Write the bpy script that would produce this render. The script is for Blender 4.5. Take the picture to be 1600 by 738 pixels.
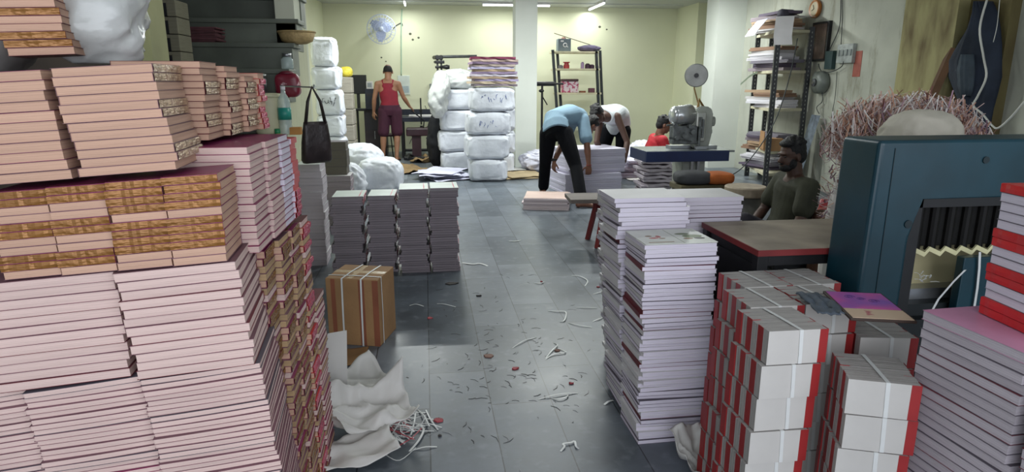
import bpy, bmesh, math, random
from mathutils import Vector, Matrix, Euler, Quaternion, noise
R = random.Random(7)
PI = math.pi
SC = bpy.context.scene
COL = SC.collection
for o in list(bpy.data.objects):
    bpy.data.objects.remove(o)

# ------------------------------------------------------------------ camera
FPX, CAMH = 1000.0, 1.4
PITCH = math.atan(239 / FPX)
YAW = math.atan(137 / math.hypot(FPX, 239))
cam_d = bpy.data.cameras.new('camera'); cam = bpy.data.objects.new('camera', cam_d); COL.objects.link(cam)
cam.location = (0, 0, CAMH)
cam.rotation_euler = (PI / 2 - PITCH, 0, -YAW)
cam_d.sensor_width = 36; cam_d.lens = 36 * FPX / 1600
cam_d.clip_start = 0.05; cam_d.clip_end = 100
SC.camera = cam
_cy, _sy, _cp, _sp = math.cos(YAW), math.sin(YAW), math.cos(PITCH), math.sin(PITCH)
_fw = Vector((_sy * _cp, _cy * _cp, -_sp)); _rt = Vector((_cy, -_sy, 0)); _up = _rt.cross(_fw)
def _ray(px, py):
    return _fw + _rt * ((px - 800) / FPX) + _up * (-(py - 369) / FPX)
def onZ(px, py, z=0.0):
    r = _ray(px, py); t = (z - CAMH) / r.z; return Vector((r.x * t, r.y * t, z))
def onY(px, py, Y):
    r = _ray(px, py); t = Y / r.y; return Vector((r.x * t, Y, CAMH + r.z * t))
def onX(px, py, X):
    r = _ray(px, py); t = X / r.x; return Vector((X, r.y * t, CAMH + r.z * t))

# ------------------------------------------------------------------ world, light, exposure
w = bpy.data.worlds.new('world'); SC.world = w; w.use_nodes = True
bg = w.node_tree.nodes['Background']; bg.inputs[0].default_value = (0.80, 0.88, 1.0, 1); bg.inputs[1].default_value = 1.2
SC.view_settings.view_transform = 'Standard'; SC.view_settings.look = 'None'
SC.view_settings.exposure = 0.0; SC.view_settings.gamma = 1; SC.view_settings.use_curve_mapping = False
def area(name, loc, size, sizey, power, color, rot=(0, 0, 0)):
    d = bpy.data.lights.new(name, 'AREA'); d.shape = 'RECTANGLE'; d.size = size; d.size_y = sizey
    d.energy = power; d.color = color
    o = bpy.data.objects.new(name, d); COL.objects.link(o); o.location = loc; o.rotation_euler = rot; return o
# daylight entering through the open shutter behind the photographer
area('shutter_daylight', (0.9, -1.3, 1.75), 5.0, 2.1, 72, (0.93, 0.95, 1.0), (PI / 2, 0, 0))
TUBE_W = 14          # watts of each ceiling tube light

# ------------------------------------------------------------------ helpers
def lin(h):
    h = h.lstrip('#'); out = []
    for i in (0, 2, 4):
        c = int(h[i:i + 2], 16) / 255
        out.append(c / 12.92 if c <= 0.04045 else ((c + 0.055) / 1.055) ** 2.4)
    return out
_mats = {}
def mat(name, hexc, rough=0.6, var=0.10, scale=6.0, bump=0.0, bscale=None, metal=0.0, rnd=0.0, stretch=(1, 1, 1),
        emit=0.0, alpha=1.0, trans=0.0, second=None, thresh=0.5, sharp=0.1, spec=0.5):
    if name in _mats: return _mats[name]
    m = bpy.data.materials.new(name); m.use_nodes = True; _mats[name] = m
    nt = m.node_tree; N = nt.nodes; L = nt.links; b = N['Principled BSDF']
    c = lin(hexc)
    b.inputs['Roughness'].default_value = rough; b.inputs['Metallic'].default_value = metal
    b.inputs['Specular IOR Level'].default_value = spec
    tc = N.new('ShaderNodeTexCoord'); mp = N.new('ShaderNodeMapping'); mp.inputs['Scale'].default_value = stretch
    L.new(tc.outputs['Object'], mp.inputs['Vector'])
    nz = N.new('ShaderNodeTexNoise'); nz.inputs['Scale'].default_value = scale; nz.inputs['Detail'].default_value = 5
    L.new(mp.outputs[0], nz.inputs['Vector'])
    rp = N.new('ShaderNodeValToRGB'); e = rp.color_ramp.elements
    lo = [max(0, x * (1 - var * 1.6)) for x in c]; hi = [min(1, x * (1 + var)) for x in c]
    if second:
        hi = c; lo = lin(second); e[0].position = thresh - sharp; e[1].position = thresh + sharp
    else:
        e[0].position = 0.3; e[1].position = 0.7
    e[0].color = (*lo, 1); e[1].color = (*hi, 1)
    L.new(nz.outputs['Fac'], rp.inputs[0]); last = rp.outputs[0]
    if rnd > 0:
        oi = N.new('ShaderNodeObjectInfo'); mr = N.new('ShaderNodeMapRange')
        mr.inputs['To Min'].default_value = 1 - rnd; mr.inputs['To Max'].default_value = 1 + rnd * 0.5
        L.new(oi.outputs['Random'], mr.inputs['Value'])
        mx = N.new('ShaderNodeMix'); mx.data_type = 'RGBA'; mx.blend_type = 'MULTIPLY'; mx.inputs[0].default_value = 1
        L.new(last, mx.inputs[6]); L.new(mr.outputs[0], mx.inputs[7]); last = mx.outputs[2]
    L.new(last, b.inputs['Base Color'])
    if bump > 0:
        n2 = N.new('ShaderNodeTexNoise'); n2.inputs['Scale'].default_value = bscale or scale * 3; n2.inputs['Detail'].default_value = 4
        L.new(mp.outputs[0], n2.inputs['Vector'])
        bp = N.new('ShaderNodeBump'); bp.inputs['Strength'].default_value = min(bump, 1.0); bp.inputs['Distance'].default_value = 0.01 * max(1, bump)
        L.new(n2.outputs['Fac'], bp.inputs['Height']); L.new(bp.outputs[0], b.inputs['Normal'])
    if emit > 0:
        b.inputs['Emission Color'].default_value = (*c, 1); b.inputs['Emission Strength'].default_value = emit
    if alpha < 1: b.inputs['Alpha'].default_value = alpha
    if trans > 0: b.inputs['Transmission Weight'].default_value = trans
    return m

def mesh_of(bm, name, mats, smooth=False):
    me = bpy.data.meshes.new(name)
    bmesh.ops.recalc_face_normals(bm, faces=bm.faces[:])
    bm.to_mesh(me); bm.free()
    for m in (mats if isinstance(mats, (list, tuple)) else [mats]): me.materials.append(m)
    if smooth:
        for p in me.polygons: p.use_smooth = True
    return me
def link(name, me, parent=None, loc=(0, 0, 0), rot=(0, 0, 0)):
    o = bpy.data.objects.new(name, me); COL.objects.link(o)
    o.location = loc; o.rotation_euler = rot
    if parent: o.parent = parent
    return o
def obj(name, bm, mats, parent=None, loc=(0, 0, 0), rot=(0, 0, 0), smooth=False):
    return link(name, mesh_of(bm, name, mats, smooth), parent, loc, rot)
def tag(o, label, cat, group=None, kind=None):
    o['label'] = label; o['category'] = cat
    if group: o['group'] = group
    if kind: o['kind'] = kind
    return o
def thing(name, label, cat, loc=(0, 0, 0), rot=(0, 0, 0), group=None):
    o = link(name, None, None, loc, rot); o.empty_display_size = 0.1
    return tag(o, label, cat, group)
def struct(o):
    o['kind'] = 'structure'; return o
def copy_tree(o, parent=None, mats=None):
    c = o.copy(); COL.objects.link(c); c.parent = parent
    for ch in o.children: copy_tree(ch, c)
    return c

def box(bm, x0, x1, y0, y1, z0, z1, mi=0, nx=1, bow=0.0, M=None, bev=0.0):
    nv0 = len(bm.verts)
    vs = []
    xs = [x0 + (x1 - x0) * i / nx for i in range(nx + 1)]
    for x in xs:
        t = 0 if x1 == x0 else (x - x0) / (x1 - x0)
        dz = bow * (t * t) if nx > 1 else 0
        vs.append([bm.verts.new((x, y, z + dz)) for y, z in ((y0, z0), (y1, z0), (y1, z1), (y0, z1))])
    fs = []
    for a, b in zip(vs, vs[1:]):
        for k in range(4):
            fs.append(bm.faces.new((a[k], a[(k + 1) % 4], b[(k + 1) % 4], b[k])))
    fs.append(bm.faces.new(vs[0][::-1])); fs.append(bm.faces.new(vs[-1]))
    for f in fs: f.material_index = mi
    new = [v for a in vs for v in a]
    if bev > 0:
        es = {e for f in fs for e in f.edges}
        r = bmesh.ops.bevel(bm, geom=list(es), offset=bev, segments=2, affect='EDGES', profile=0.5)
        new = list({v for f in r['faces'] for v in f.verts} | {v for v in new if v.is_valid})
        for f in r['faces']: f.material_index = mi
    if M is not None:
        for v in new: v.co = M @ v.co
    return new
def cbox(bm, c, s, mi=0, M=None, bev=0.0):
    return box(bm, c[0] - s[0] / 2, c[0] + s[0] / 2, c[1] - s[1] / 2, c[1] + s[1] / 2, c[2] - s[2] / 2, c[2] + s[2] / 2, mi, M=M, bev=bev)
def tube(bm, pts, r, seg=8, mi=0, closed=False, flat=None):
    pts = [Vector(p) for p in pts]; rings = []
    n = len(pts); up0 = None
    for i, p in enumerate(pts):
        rr = r[i] if isinstance(r, (list, tuple)) else r
        if closed: d = (pts[(i + 1) % n] - pts[i - 1])
        else: d = pts[min(i + 1, n - 1)] - pts[max(i - 1, 0)]
        if d.length < 1e-9: d = Vector((0, 0, 1))
        d.normalize()
        a = up0 if up0 is not None else (Vector((0, 0, 1)) if abs(d.z) < 0.9 else Vector((1, 0, 0)))
        s = d.cross(a)
        if s.length < 1e-4: s = d.cross(Vector((0, 1, 0.3)))
        s.normalize(); u = s.cross(d).normalized(); up0 = u
        fl = flat if flat else 1.0
        rings.append([bm.verts.new(p + s * math.cos(t) * rr + u * math.sin(t) * rr * fl) for t in [2 * PI * k / seg for k in range(seg)]])
    pr = list(zip(rings, rings[1:])) + ([(rings[-1], rings[0])] if closed else [])
    for a, b in pr:
        for k in range(seg):
            f = bm.faces.new((a[k], a[(k + 1) % seg], b[(k + 1) % seg], b[k])); f.material_index = mi
    if not closed:
        bm.faces.new(rings[0][::-1]).material_index = mi; bm.faces.new(rings[-1]).material_index = mi
def cyl(bm, p0, p1, r0, r1=None, seg=20, mi=0):
    tube(bm, [p0, p1], [r0, r1 if r1 is not None else r0], seg, mi)
def lathe(bm, prof, seg=24, c=(0, 0, 0), mi=0):
    rings = [[bm.verts.new((c[0] + r * math.cos(2 * PI * k / seg), c[1] + r * math.sin(2 * PI * k / seg), c[2] + z)) for k in range(seg)] for r, z in prof]
    for a, b in zip(rings, rings[1:]):
        for k in range(seg): bm.faces.new((a[k], a[(k + 1) % seg], b[(k + 1) % seg], b[k])).material_index = mi
    bm.faces.new(rings[0][::-1]).material_index = mi; bm.faces.new(rings[-1]).material_index = mi
def ell(bm, c, r, rot=None, seg=16, mi=0):
    M = Matrix.Translation(Vector(c))
    if rot is not None: M = M @ rot.to_4x4()
    M = M @ Matrix.Diagonal((r[0], r[1], r[2], 1))
    g = bmesh.ops.create_uvsphere(bm, u_segments=seg, v_segments=max(8, seg // 2 + 2), radius=1, matrix=M)
    for v in g['verts']:
        for f in v.link_faces: f.material_index = mi
    return g['verts']
def ribbon(bm, pts, wd, side=None, th=0.0008, mi=0):
    """a flat strip with real thickness along pts"""
    pts = [Vector(p) for p in pts]; rows = []
    for i, p in enumerate(pts):
        d = (pts[min(i + 1, len(pts) - 1)] - pts[max(i - 1, 0)])
        d = d.normalized() if d.length > 1e-9 else Vector((1, 0, 0))
        s = Vector(side) if side is not None else d.cross(Vector((0, 0, 1)))
        if s.length < 1e-3: s = Vector((1, 0, 0))
        s.normalize(); n = d.cross(s).normalized()
        rows.append([bm.verts.new(p + s * wd / 2 * a + n * th * b) for a, b in ((-1, 0), (1, 0), (1, 1), (-1, 1))])
    for a, b in zip(rows, rows[1:]):
        for k in range(4): bm.faces.new((a[k], a[(k + 1) % 4], b[(k + 1) % 4], b[k])).material_index = mi
    bm.faces.new(rows[0][::-1]).material_index = mi; bm.faces.new(rows[-1]).material_index = mi
def prism(bm, poly, y0, y1, mi=0):
    a = [bm.verts.new((x, y0, z)) for x, z in poly]; b = [bm.verts.new((x, y1, z)) for x, z in poly]
    n = len(poly)
    for k in range(n): bm.faces.new((a[k], a[(k + 1) % n], b[(k + 1) % n], b[k])).material_index = mi
    bm.faces.new(a[::-1]).material_index = mi; bm.faces.new(b).material_index = mi
ONES = ['', 'first', 'second', 'third', 'fourth', 'fifth', 'sixth', 'seventh', 'eighth', 'ninth', 'tenth', 'eleventh', 'twelfth', 'thirteenth',
        'fourteenth', 'fifteenth', 'sixteenth', 'seventeenth', 'eighteenth', 'nineteenth', 'twentieth']
def ordw(n):
    if n <= 20: return ONES[n]
    t = ['', '', 'twenty', 'thirty', 'forty', 'fifty', 'sixty'][n // 10]
    if n % 10 == 0: return t[:-1] + 'ieth'
    return t + '-' + ONES[n % 10]
def card(n):
    return ['zero', 'one', 'two', 'three', 'four', 'five', 'six', 'seven', 'eight', 'nine', 'ten', 'eleven', 'twelve'][n]

# ------------------------------------------------------------------ materials
PAPER_PINK = mat('newsprint_pink', '#d8bdb5', 0.85, 0.10, 3, 0.22, 2.0, rnd=0.07, stretch=(2, 2, 130))
PAPER_WARM = mat('newsprint_warm', '#caa48d', 0.85, 0.10, 3, 0.22, 2.0, rnd=0.10, stretch=(2, 2, 130))
PAPER_LILAC = mat('paper_lilac', '#dcd5e2', 0.8, 0.07, 3, 0.22, 2.0, rnd=0.06, stretch=(2, 2, 130))
PAPER_GREY = mat('paper_grey', '#c3bbc2', 0.8, 0.08, 3, 0.5, 2.0, rnd=0.08, stretch=(2, 2, 130))
PAPER_DIM = mat('paper_dusky', '#93898f', 0.8, 0.12, 3, 0.5, 2.0, rnd=0.14, stretch=(2, 2, 130))
PAPER_UP = mat('paper_upright', '#aaa6a2', 0.85, 0.14, 3, 0.5, 2.0, rnd=0.05, stretch=(2, 130, 2))
MAGENTA = mat('magenta_cover', '#8c2b5c', 0.38, 0.12, 6, rnd=0.15)
DUSTY = mat('dusty_rose_cover', '#87606a', 0.5, 0.15, 6, rnd=0.25)
MAROONC = mat('maroon_cover', '#6e2330', 0.45, 0.15, 6, rnd=0.2)
GOLD = mat('brown_gold_tape', '#8c5f2c', 0.26, 0.05, 5, 1.0, 9, metal=0.3, rnd=0.12, stretch=(1, 1, 5))
SILVER = mat('glossy_clear_tape', '#b9a184', 0.18, 0.18, 9, 0.9, 40, metal=0.35, rnd=0.1, stretch=(1, 1, 3))
PINKTAPE = mat('glossy_pink_tape', '#c9566f', 0.22, 0.2, 9, 0.9, 40, metal=0.1, rnd=0.1, stretch=(1, 1, 3))
WHITEC = mat('white_cover', '#dcd9da', 0.45, 0.05, 6, rnd=0.04)
GREYC = mat('grey_cover', '#67606a', 0.6, 0.1, 6, rnd=0.2)
RED = mat('red_cover', '#9c2a2b', 0.4, 0.1, 8, rnd=0.08)
REDB = mat('bright_red_cover', '#c92c2f', 0.32, 0.08, 8, rnd=0.08)
PALEG = mat('pale_green_cover', '#dde8e2', 0.4, 0.06, 5)
ROSEC = mat('rose_cover', '#c98fae', 0.35, 0.15, 4)
BLACK = mat('black_metal', '#17181b', 0.45, 0.2, 12)
BLACKP = mat('black_plastic', '#15161a', 0.5, 0.1, 8)
STEEL = mat('steel', '#a9abae', 0.28, 0.12, 14, metal=0.85)
DSTEEL = mat('dark_steel', '#5b5d60', 0.35, 0.2, 14, metal=0.8)
SACKW = mat('white_woven_plastic', '#d2d6de', 0.55, 0.08, 4, 1.6, 7)
PLAST = mat('cloudy_polythene', '#c6c9c6', 0.22, 0.08, 6, 0.8, 10)
CARDB = mat('brown_cardboard', '#a07a52', 0.75, 0.12, 4, 0.15, 60)
CARDD = mat('cardboard_stripe', '#8a5038', 0.7, 0.12, 5)
WOOD = mat('plywood', '#9a8d7c', 0.55, 0.22, 5, 0.1, 20)
REDWOOD = mat('red_painted_wood', '#7e2a2b', 0.5, 0.15, 8)
CREAM = mat('cream_shelf_board', '#d9cfae', 0.6, 0.12, 6)
SKIN = mat('brown_skin', '#7f5643', 0.55, 0.08, 12)
SKIND = mat('dark_brown_skin', '#4e362c', 0.55, 0.08, 12)
HAIR = mat('black_hair', '#121013', 0.6, 0.3, 60, 0.8, 120)
STRAP = mat('white_plastic_strap', '#d9dbd9', 0.35, 0.05, 8)
CLEAR = mat('clear_plastic', '#cfe0dc', 0.12, 0.03, 4, alpha=0.45)

# ------------------------------------------------------------------ structure
def floor_mat():
    m = bpy.data.materials.new('stone_slab_floor'); m.use_nodes = True
    nt = m.node_tree; N = nt.nodes; L = nt.links; b = N['Principled BSDF']
    tc = N.new('ShaderNodeTexCoord'); sp = N.new('ShaderNodeSeparateXYZ'); cb = N.new('ShaderNodeCombineXYZ')
    L.new(tc.outputs['Object'], sp.inputs[0])
    ad = N.new('ShaderNodeMath'); ad.operation = 'ADD'; ad.inputs[1].default_value = 27 * 0.273 + 0.02
    L.new(sp.outputs[0], ad.inputs[0]); L.new(ad.outputs[0], cb.inputs[1])
    a2 = N.new('ShaderNodeMath'); a2.operation = 'ADD'; a2.inputs[1].default_value = 10.35
    L.new(sp.outputs[1], a2.inputs[0]); L.new(a2.outputs[0], cb.inputs[0])
    br = N.new('ShaderNodeTexBrick'); br.inputs['Scale'].default_value = 1
    br.inputs['Brick Width'].default_value = 0.95; br.inputs['Row Height'].default_value = 0.273
    br.inputs['Mortar Size'].default_value = 0.0028; br.inputs['Mortar Smooth'].default_value = 0.2
    br.offset = 0.37; br.offset_frequency = 2; br.squash = 1
    br.inputs['Color1'].default_value = (*lin('#70777f'), 1); br.inputs['Color2'].default_value = (*lin('#4e565d'), 1)
    br.inputs['Mortar'].default_value = (*lin('#23272a'), 1)
    L.new(cb.outputs[0], br.inputs['Vector'])
    nz = N.new('ShaderNodeTexNoise'); nz.inputs['Scale'].default_value = 2.3; nz.inputs['Detail'].default_value = 8; nz.inputs['Roughness'].default_value = 0.65
    L.new(tc.outputs['Object'], nz.inputs['Vector'])
    rp = N.new('ShaderNodeValToRGB'); rp.color_ramp.elements[0].position = 0.32; rp.color_ramp.elements[1].position = 0.68
    rp.color_ramp.elements[0].color = (0.62, 0.62, 0.62, 1); rp.color_ramp.elements[1].color = (1.25, 1.25, 1.27, 1)
    L.new(nz.outputs[0], rp.inputs[0])
    mx = N.new('ShaderNodeMix'); mx.data_type = 'RGBA'; mx.blend_type = 'MULTIPLY'; mx.inputs[0].default_value = 1
    L.new(br.outputs[0], mx.inputs[6]); L.new(rp.outputs[0], mx.inputs[7])
    # dust smears
    n3 = N.new('ShaderNodeTexNoise'); n3.inputs['Scale'].default_value = 14; n3.inputs['Detail'].default_value = 6
    L.new(tc.outputs['Object'], n3.inputs['Vector'])
    r3 = N.new('ShaderNodeValToRGB'); r3.color_ramp.elements[0].position = 0.55; r3.color_ramp.elements[1].position = 0.75
    r3.color_ramp.elements[0].color = (0, 0, 0, 1); r3.color_ramp.elements[1].color = (0.35, 0.35, 0.35, 1)
    L.new(n3.outputs[0], r3.inputs[0])
    m2 = N.new('ShaderNodeMix'); m2.data_type = 'RGBA'; m2.inputs[7].default_value = (*lin('#8d939a'), 1)
    L.new(r3.outputs[0], m2.inputs[0]); L.new(mx.outputs[2], m2.inputs[6])
    L.new(m2.outputs[2], b.inputs['Base Color'])
    rr = N.new('ShaderNodeMapRange'); rr.inputs['To Min'].default_value = 0.22; rr.inputs['To Max'].default_value = 0.48
    L.new(nz.outputs[0], rr.inputs['Value']); L.new(rr.outputs[0], b.inputs['Roughness'])
    bp = N.new('ShaderNodeBump'); bp.inputs['Strength'].default_value = 0.12; bp.inputs['Distance'].default_value = 0.004
    L.new(n3.outputs[0], bp.inputs['Height']); L.new(bp.outputs[0], b.inputs['Normal'])
    return m
XW = 5.2       # right wall
YB = 13.7      # back wall
ZC = 2.93      # ceiling
def sbox(name, x0, x1, y0, y1, z0, z1, m):
    bm = bmesh.new(); box(bm, x0, x1, y0, y1, z0, z1); return struct(obj(name, bm, m))
WALLY = mat('pale_yellow_plaster', '#e3e4c6', 0.75, 0.03, 0.8, 0.25, 5)
WALLW = mat('greenish_white_plaster', '#c9ccb8', 0.75, 0.06, 1.2, 0.25, 5)
PILW = mat('bluish_white_plaster', '#ccd0c8', 0.7, 0.05, 1.2, 0.2, 5)
def stained_wall():
    m = mat('stained_wall_plaster', '#b4b6a9', 0.8, 0.12, 1.6, 0.4, 5)
    nt = m.node_tree; N = nt.nodes; L = nt.links; b = N['Principled BSDF']
    src = b.inputs['Base Color'].links[0].from_socket
    tc = N.new('ShaderNodeTexCoord'); mp = N.new('ShaderNodeMapping'); mp.inputs['Scale'].default_value = (1, 2.2, 0.5)
    L.new(tc.outputs['Object'], mp.inputs[0])
    nz = N.new('ShaderNodeTexNoise'); nz.inputs['Scale'].default_value = 1.9; nz.inputs['Detail'].default_value = 9; nz.inputs['Roughness'].default_value = 0.7
    L.new(mp.outputs[0], nz.inputs[0])
    r = N.new('ShaderNodeValToRGB'); r.color_ramp.elements[0].position = 0.54; r.color_ramp.elements[1].position = 0.72
    r.color_ramp.elements[0].color = (0, 0, 0, 1); r.color_ramp.elements[1].color = (0.8, 0.8, 0.8, 1); L.new(nz.outputs[0], r.inputs[0])
    mx = N.new('ShaderNodeMix'); mx.data_type = 'RGBA'; mx.inputs[7].default_value = (*lin('#6d664c'), 1)
    L.new(r.outputs[0], mx.inputs[0]); L.new(src, mx.inputs[6]); L.new(mx.outputs[2], b.inputs['Base Color'])
    return m
WALLS = stained_wall()
OLIVE = mat('damp_olive_plaster', '#a19a6c', 0.8, 0.2, 3, 0.4, 8, second='#5b4a2c', thresh=0.42, sharp=0.16, stretch=(1, 2, 0.6))
DAMP = mat('damp_brown_plaster', '#6f6640', 0.8, 0.2, 3, 0.4, 8, second='#4a3a22', thresh=0.45, sharp=0.2, stretch=(1, 2, 0.5))
CEIL = mat('white_ceiling_paint', '#c9cbc6', 0.7, 0.04, 1)
bm = bmesh.new(); box(bm, -4.6, 6.2, -1.6, YB + 0.2, -0.12, 0.0)
floor = struct(obj('floor', bm, floor_mat()))
sbox('ceiling', -4.6, 6.2, -1.6, YB + 0.2, ZC, ZC + 0.15, CEIL)
sbox('wall_back', -2.2, 6.2, YB, YB + 0.2, 0, ZC, WALLY)
sbox('wall_right', XW, XW + 0.25, -1.6, 10.75, 0, ZC, WALLS)
sbox('wall_far_right', 6.0, 6.2, 10.6, YB, 0, ZC, WALLY)
sbox('wall_far_left', -2.15, -1.95, 6.0, YB, 0, ZC, WALLY)
# stub wall the bag hangs on, the stairs end against it
sbox('wall_left', -1.14, -0.995, 5.47, 6.0, 0, ZC, WALLW)
sbox('wall_stair_back', -4.6, -1.14, 5.9, 6.0, 0, ZC, WALLW)
sbox('wall_near_left', -4.6, -4.4, -1.6, 5.9, 0, ZC, WALLW)
pc = onY(821, 261, 10.85)
sbox('trim_1', 1.505, 1.865, 10.85, 11.2, 0, ZC, PILW)      # free-standing square pillar
pl = onY(1117, 100, 10.3).x
sbox('trim_2', pl, 6.1, 10.3, 10.75, 0, ZC, PILW)
pl2 = onY(1086, 100, 12.6).x
sbox('trim_3', pl2, 6.0, 12.6, YB, 0, ZC, WALLY)
sbox('trim_4', 4.98, XW, onX(1487, 100, 5.0).y, onX(1405, 100, 5.0).y, 0, ZC, OLIVE)
sbox('trim_5', 5.1, XW, onX(1565, 100, 5.1).y, onX(1487, 100, 5.1).y, 0, ZC, DAMP)
sbox('trim_6', -1.95, XW, 13.0, 13.12, ZC - 0.02, ZC, CEIL)
# near left post, behind the book wall
p0, p1 = onY(172, 50, 3.3), onY(234, 50, 3.3)
sbox('trim_7', p0.x, p1.x, 3.3, 3.5, 0, ZC, mat('yellow_green_post', '#a3a373', 0.7, 0.12, 3, 0.3, 8))
sbox('wall_near_side', -4.4, p0.x + 0.02, 3.42, 3.56, 0, ZC, mat('dim_brown_wall', '#4c4238', 0.8, 0.3, 3))
# staircase: dark stone risers, each higher step farther back
STAIR = mat('dark_stone_step', '#656b60', 0.55, 0.18, 3, 0.2, 10)
SIDEY = mat('stair_side_plaster', '#b9ba9c', 0.75, 0.08, 2, 0.2, 8)
ztop = [1.05, onY(440, 122, 4.70).z, onY(440, 112, 4.95).z + 0.0, 0, 0, 0]
steps = [(4.45, 4.72, 1.06), (4.72, 4.97, 1.30), (4.97, 5.22, 1.50), (5.22, 5.47, 1.695), (5.47, 5.72, 1.89), (5.72, 5.9, 2.09)]
bm = bmesh.new()
sd = bmesh.new()
for y0, y1, z in steps:
    box(bm, -3.6, -0.985, y0, y1, z - 0.24, z - 0.035, 0)
    box(bm, -3.6, -0.965, y0 - 0.02, y1 + 0.0, z - 0.035, z, 0, bev=0.006)
    box(sd, -3.6, -0.99, y0 + 0.002, y1, 0, z - 0.24)
st = struct(obj('trim_8', bm, STAIR))
struct(obj('trim_9', sd, SIDEY))

# ------------------------------------------------------------------ lamps
TUBEM = mat('lit_tube', '#f2fbff', 0.4, 0, 1, emit=6.0)
def tube_light(c, along, length, label, watts=TUBE_W):
    t = thing('tube_light', label, 'ceiling lamp', (c[0], c[1], ZC - 0.0), group='ceiling tube lights')
    dx, dy = (1, 0) if along == 'x' else (0, 1)
    bm = bmesh.new(); hx, hy = (length / 2, 0.02) if dx else (0.02, length / 2)
    box(bm, -hx, hx, -hy, hy, -0.045, 0); obj('housing', bm, WHITEC, t)
    bm = bmesh.new(); cyl(bm, (-dx * length * .47, -dy * length * .47, -0.062), (dx * length * .47, dy * length * .47, -0.062), 0.016, seg=12)
    obj('tube', bm, TUBEM, t)
    a = area('tube_glow', (c[0], c[1], ZC - 0.085), length if dx else 0.05, 0.05 if dx else length, watts, (0.95, 1.0, 0.98))
    return t
for (px, py, along, ln, lb) in [(633, 8, 'y', 0.6, 'small bright ceiling tube light above the desk corner, left of the pillar'),
                                (777, 9, 'x', 0.62, 'wide bright ceiling tube light just left of the square pillar'),
                                (848, 10, 'x', 0.25, 'short ceiling tube light just right of the square pillar'),
                                (926, 13, 'y', 1.2, 'ceiling tube light pointing away above the small shelf rack')]:
    p = onZ(px, py, ZC - 0.06)
    tube_light((p.x, min(p.y, YB - 0.7), 0), along, ln, lb)
for (x, y, wt) in [(1.6, 8.0, 70), (3.6, 9.4, 80), (-0.2, 9.6, 85), (1.0, 5.0, 24)]:
    tube_light((x, y, 0), 'x', 1.2, 'ceiling tube light above the middle of the workshop floor', wt)

# ------------------------------------------------------------------ books
_book = {}
def book_proto(name, w, d, t, spine, page, cover, tape=None, bow=0.0, tapew=0.02, edge=None):
    """spine: '+x','-x','+y','-y'.  origin at centre of the underside."""
    key = (name, w, d, t, spine, page.name, cover.name, tape.name if tape else '', bow)
    if key in _book: return _book[key]
    c = 0.0006; g = 0.0004; nx = 6 if bow else 1; T = t - g
    ins = 0.002
    a = {'-x': (0, ins), '+x': (ins, 0)}.get(spine, (ins, ins)); b = {'-y': (0, ins), '+y': (ins, 0)}.get(spine, (ins, ins))
    x0, x1, y0, y1 = -w / 2 + a[0] + (c if a[0] == 0 else 0), w / 2 - a[1] - (c if a[1] == 0 else 0), -d / 2 + b[0] + (c if b[0] == 0 else 0), d / 2 - b[1] - (c if b[1] == 0 else 0)
    bm = bmesh.new(); box(bm, x0, x1, y0, y1, c, T - c, 0, nx, bow)
    pm = mesh_of(bm, name, page)
    bm = bmesh.new()
    box(bm, -w / 2, w / 2, -d / 2, d / 2, 0, c, 0, nx, bow); box(bm, -w / 2, w / 2, -d / 2, d / 2, T - c, T, 0, nx, bow)
    sp = {'-x': (-w / 2, -w / 2 + c, -d / 2, d / 2), '+x': (w / 2 - c, w / 2, -d / 2, d / 2), '-y': (-w / 2, w / 2, -d / 2, -d / 2 + c), '+y': (-w / 2, w / 2, d / 2 - c, d / 2)}[spine]
    bz = bow if spine == '+x' else 0
    if spine in ('+y', '-y'): box(bm, *sp, c, T - c, 0, nx, bow)
    else: box(bm, *sp, c + bz, T - c + bz)
    cm = mesh_of(bm, name + '_cover', cover)
    tm = None
    if tape:
        bm = bmesh.new(); e = 0.0012
        rr = random.Random(len(_book))
        n = 14
        if spine in ('-y', '+y'):
            s = -1 if spine == '-y' else 1; vs = []
            for i in range(n + 1):
                x = -w / 2 + w * i / n
                k = s * (d / 2 + e + rr.uniform(0, 0.0022)); k2 = s * (d / 2 - tapew)
                dz = bow * (i / n) ** 2
                vs.append([bm.verts.new((x, yy, z + dz)) for yy, z in ((k2, T + 0.0003), (k, T - 0.001), (k + s * rr.uniform(0, .0015), T / 2), (k, 0.001), (k2, -0.0001))])
        else:
            s = -1 if spine == '-x' else 1; vs = []
            for i in range(n + 1):
                y = -d / 2 + d * i / n
                k = s * (w / 2 + e + rr.uniform(0, 0.0022)); k2 = s * (w / 2 - tapew); dz = bz
                vs.append([bm.verts.new((xx, y, z + dz)) for xx, z in ((k2, T + 0.0003), (k, T - 0.001), (k + s * rr.uniform(0, .0015), T / 2), (k, 0.001), (k2, -0.0001))])
        for p, q in zip(vs, vs[1:]):
            for k in range(4): bm.faces.new((p[k], p[k + 1], q[k + 1], q[k]))
        tm = mesh_of(bm, name + '_tape', tape)
    _book[key] = (pm, cm, tm)
    return _book[key]
def put_book(name, pr, loc, rot, label, group, cat='book'):
    r = link(name, pr[0], None, loc, rot); tag(r, label, cat, group)
    link('cover', pr[1], r)
    if pr[2]: link('spine_tape', pr[2], r)
    return r
COLUMNS = []
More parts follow.
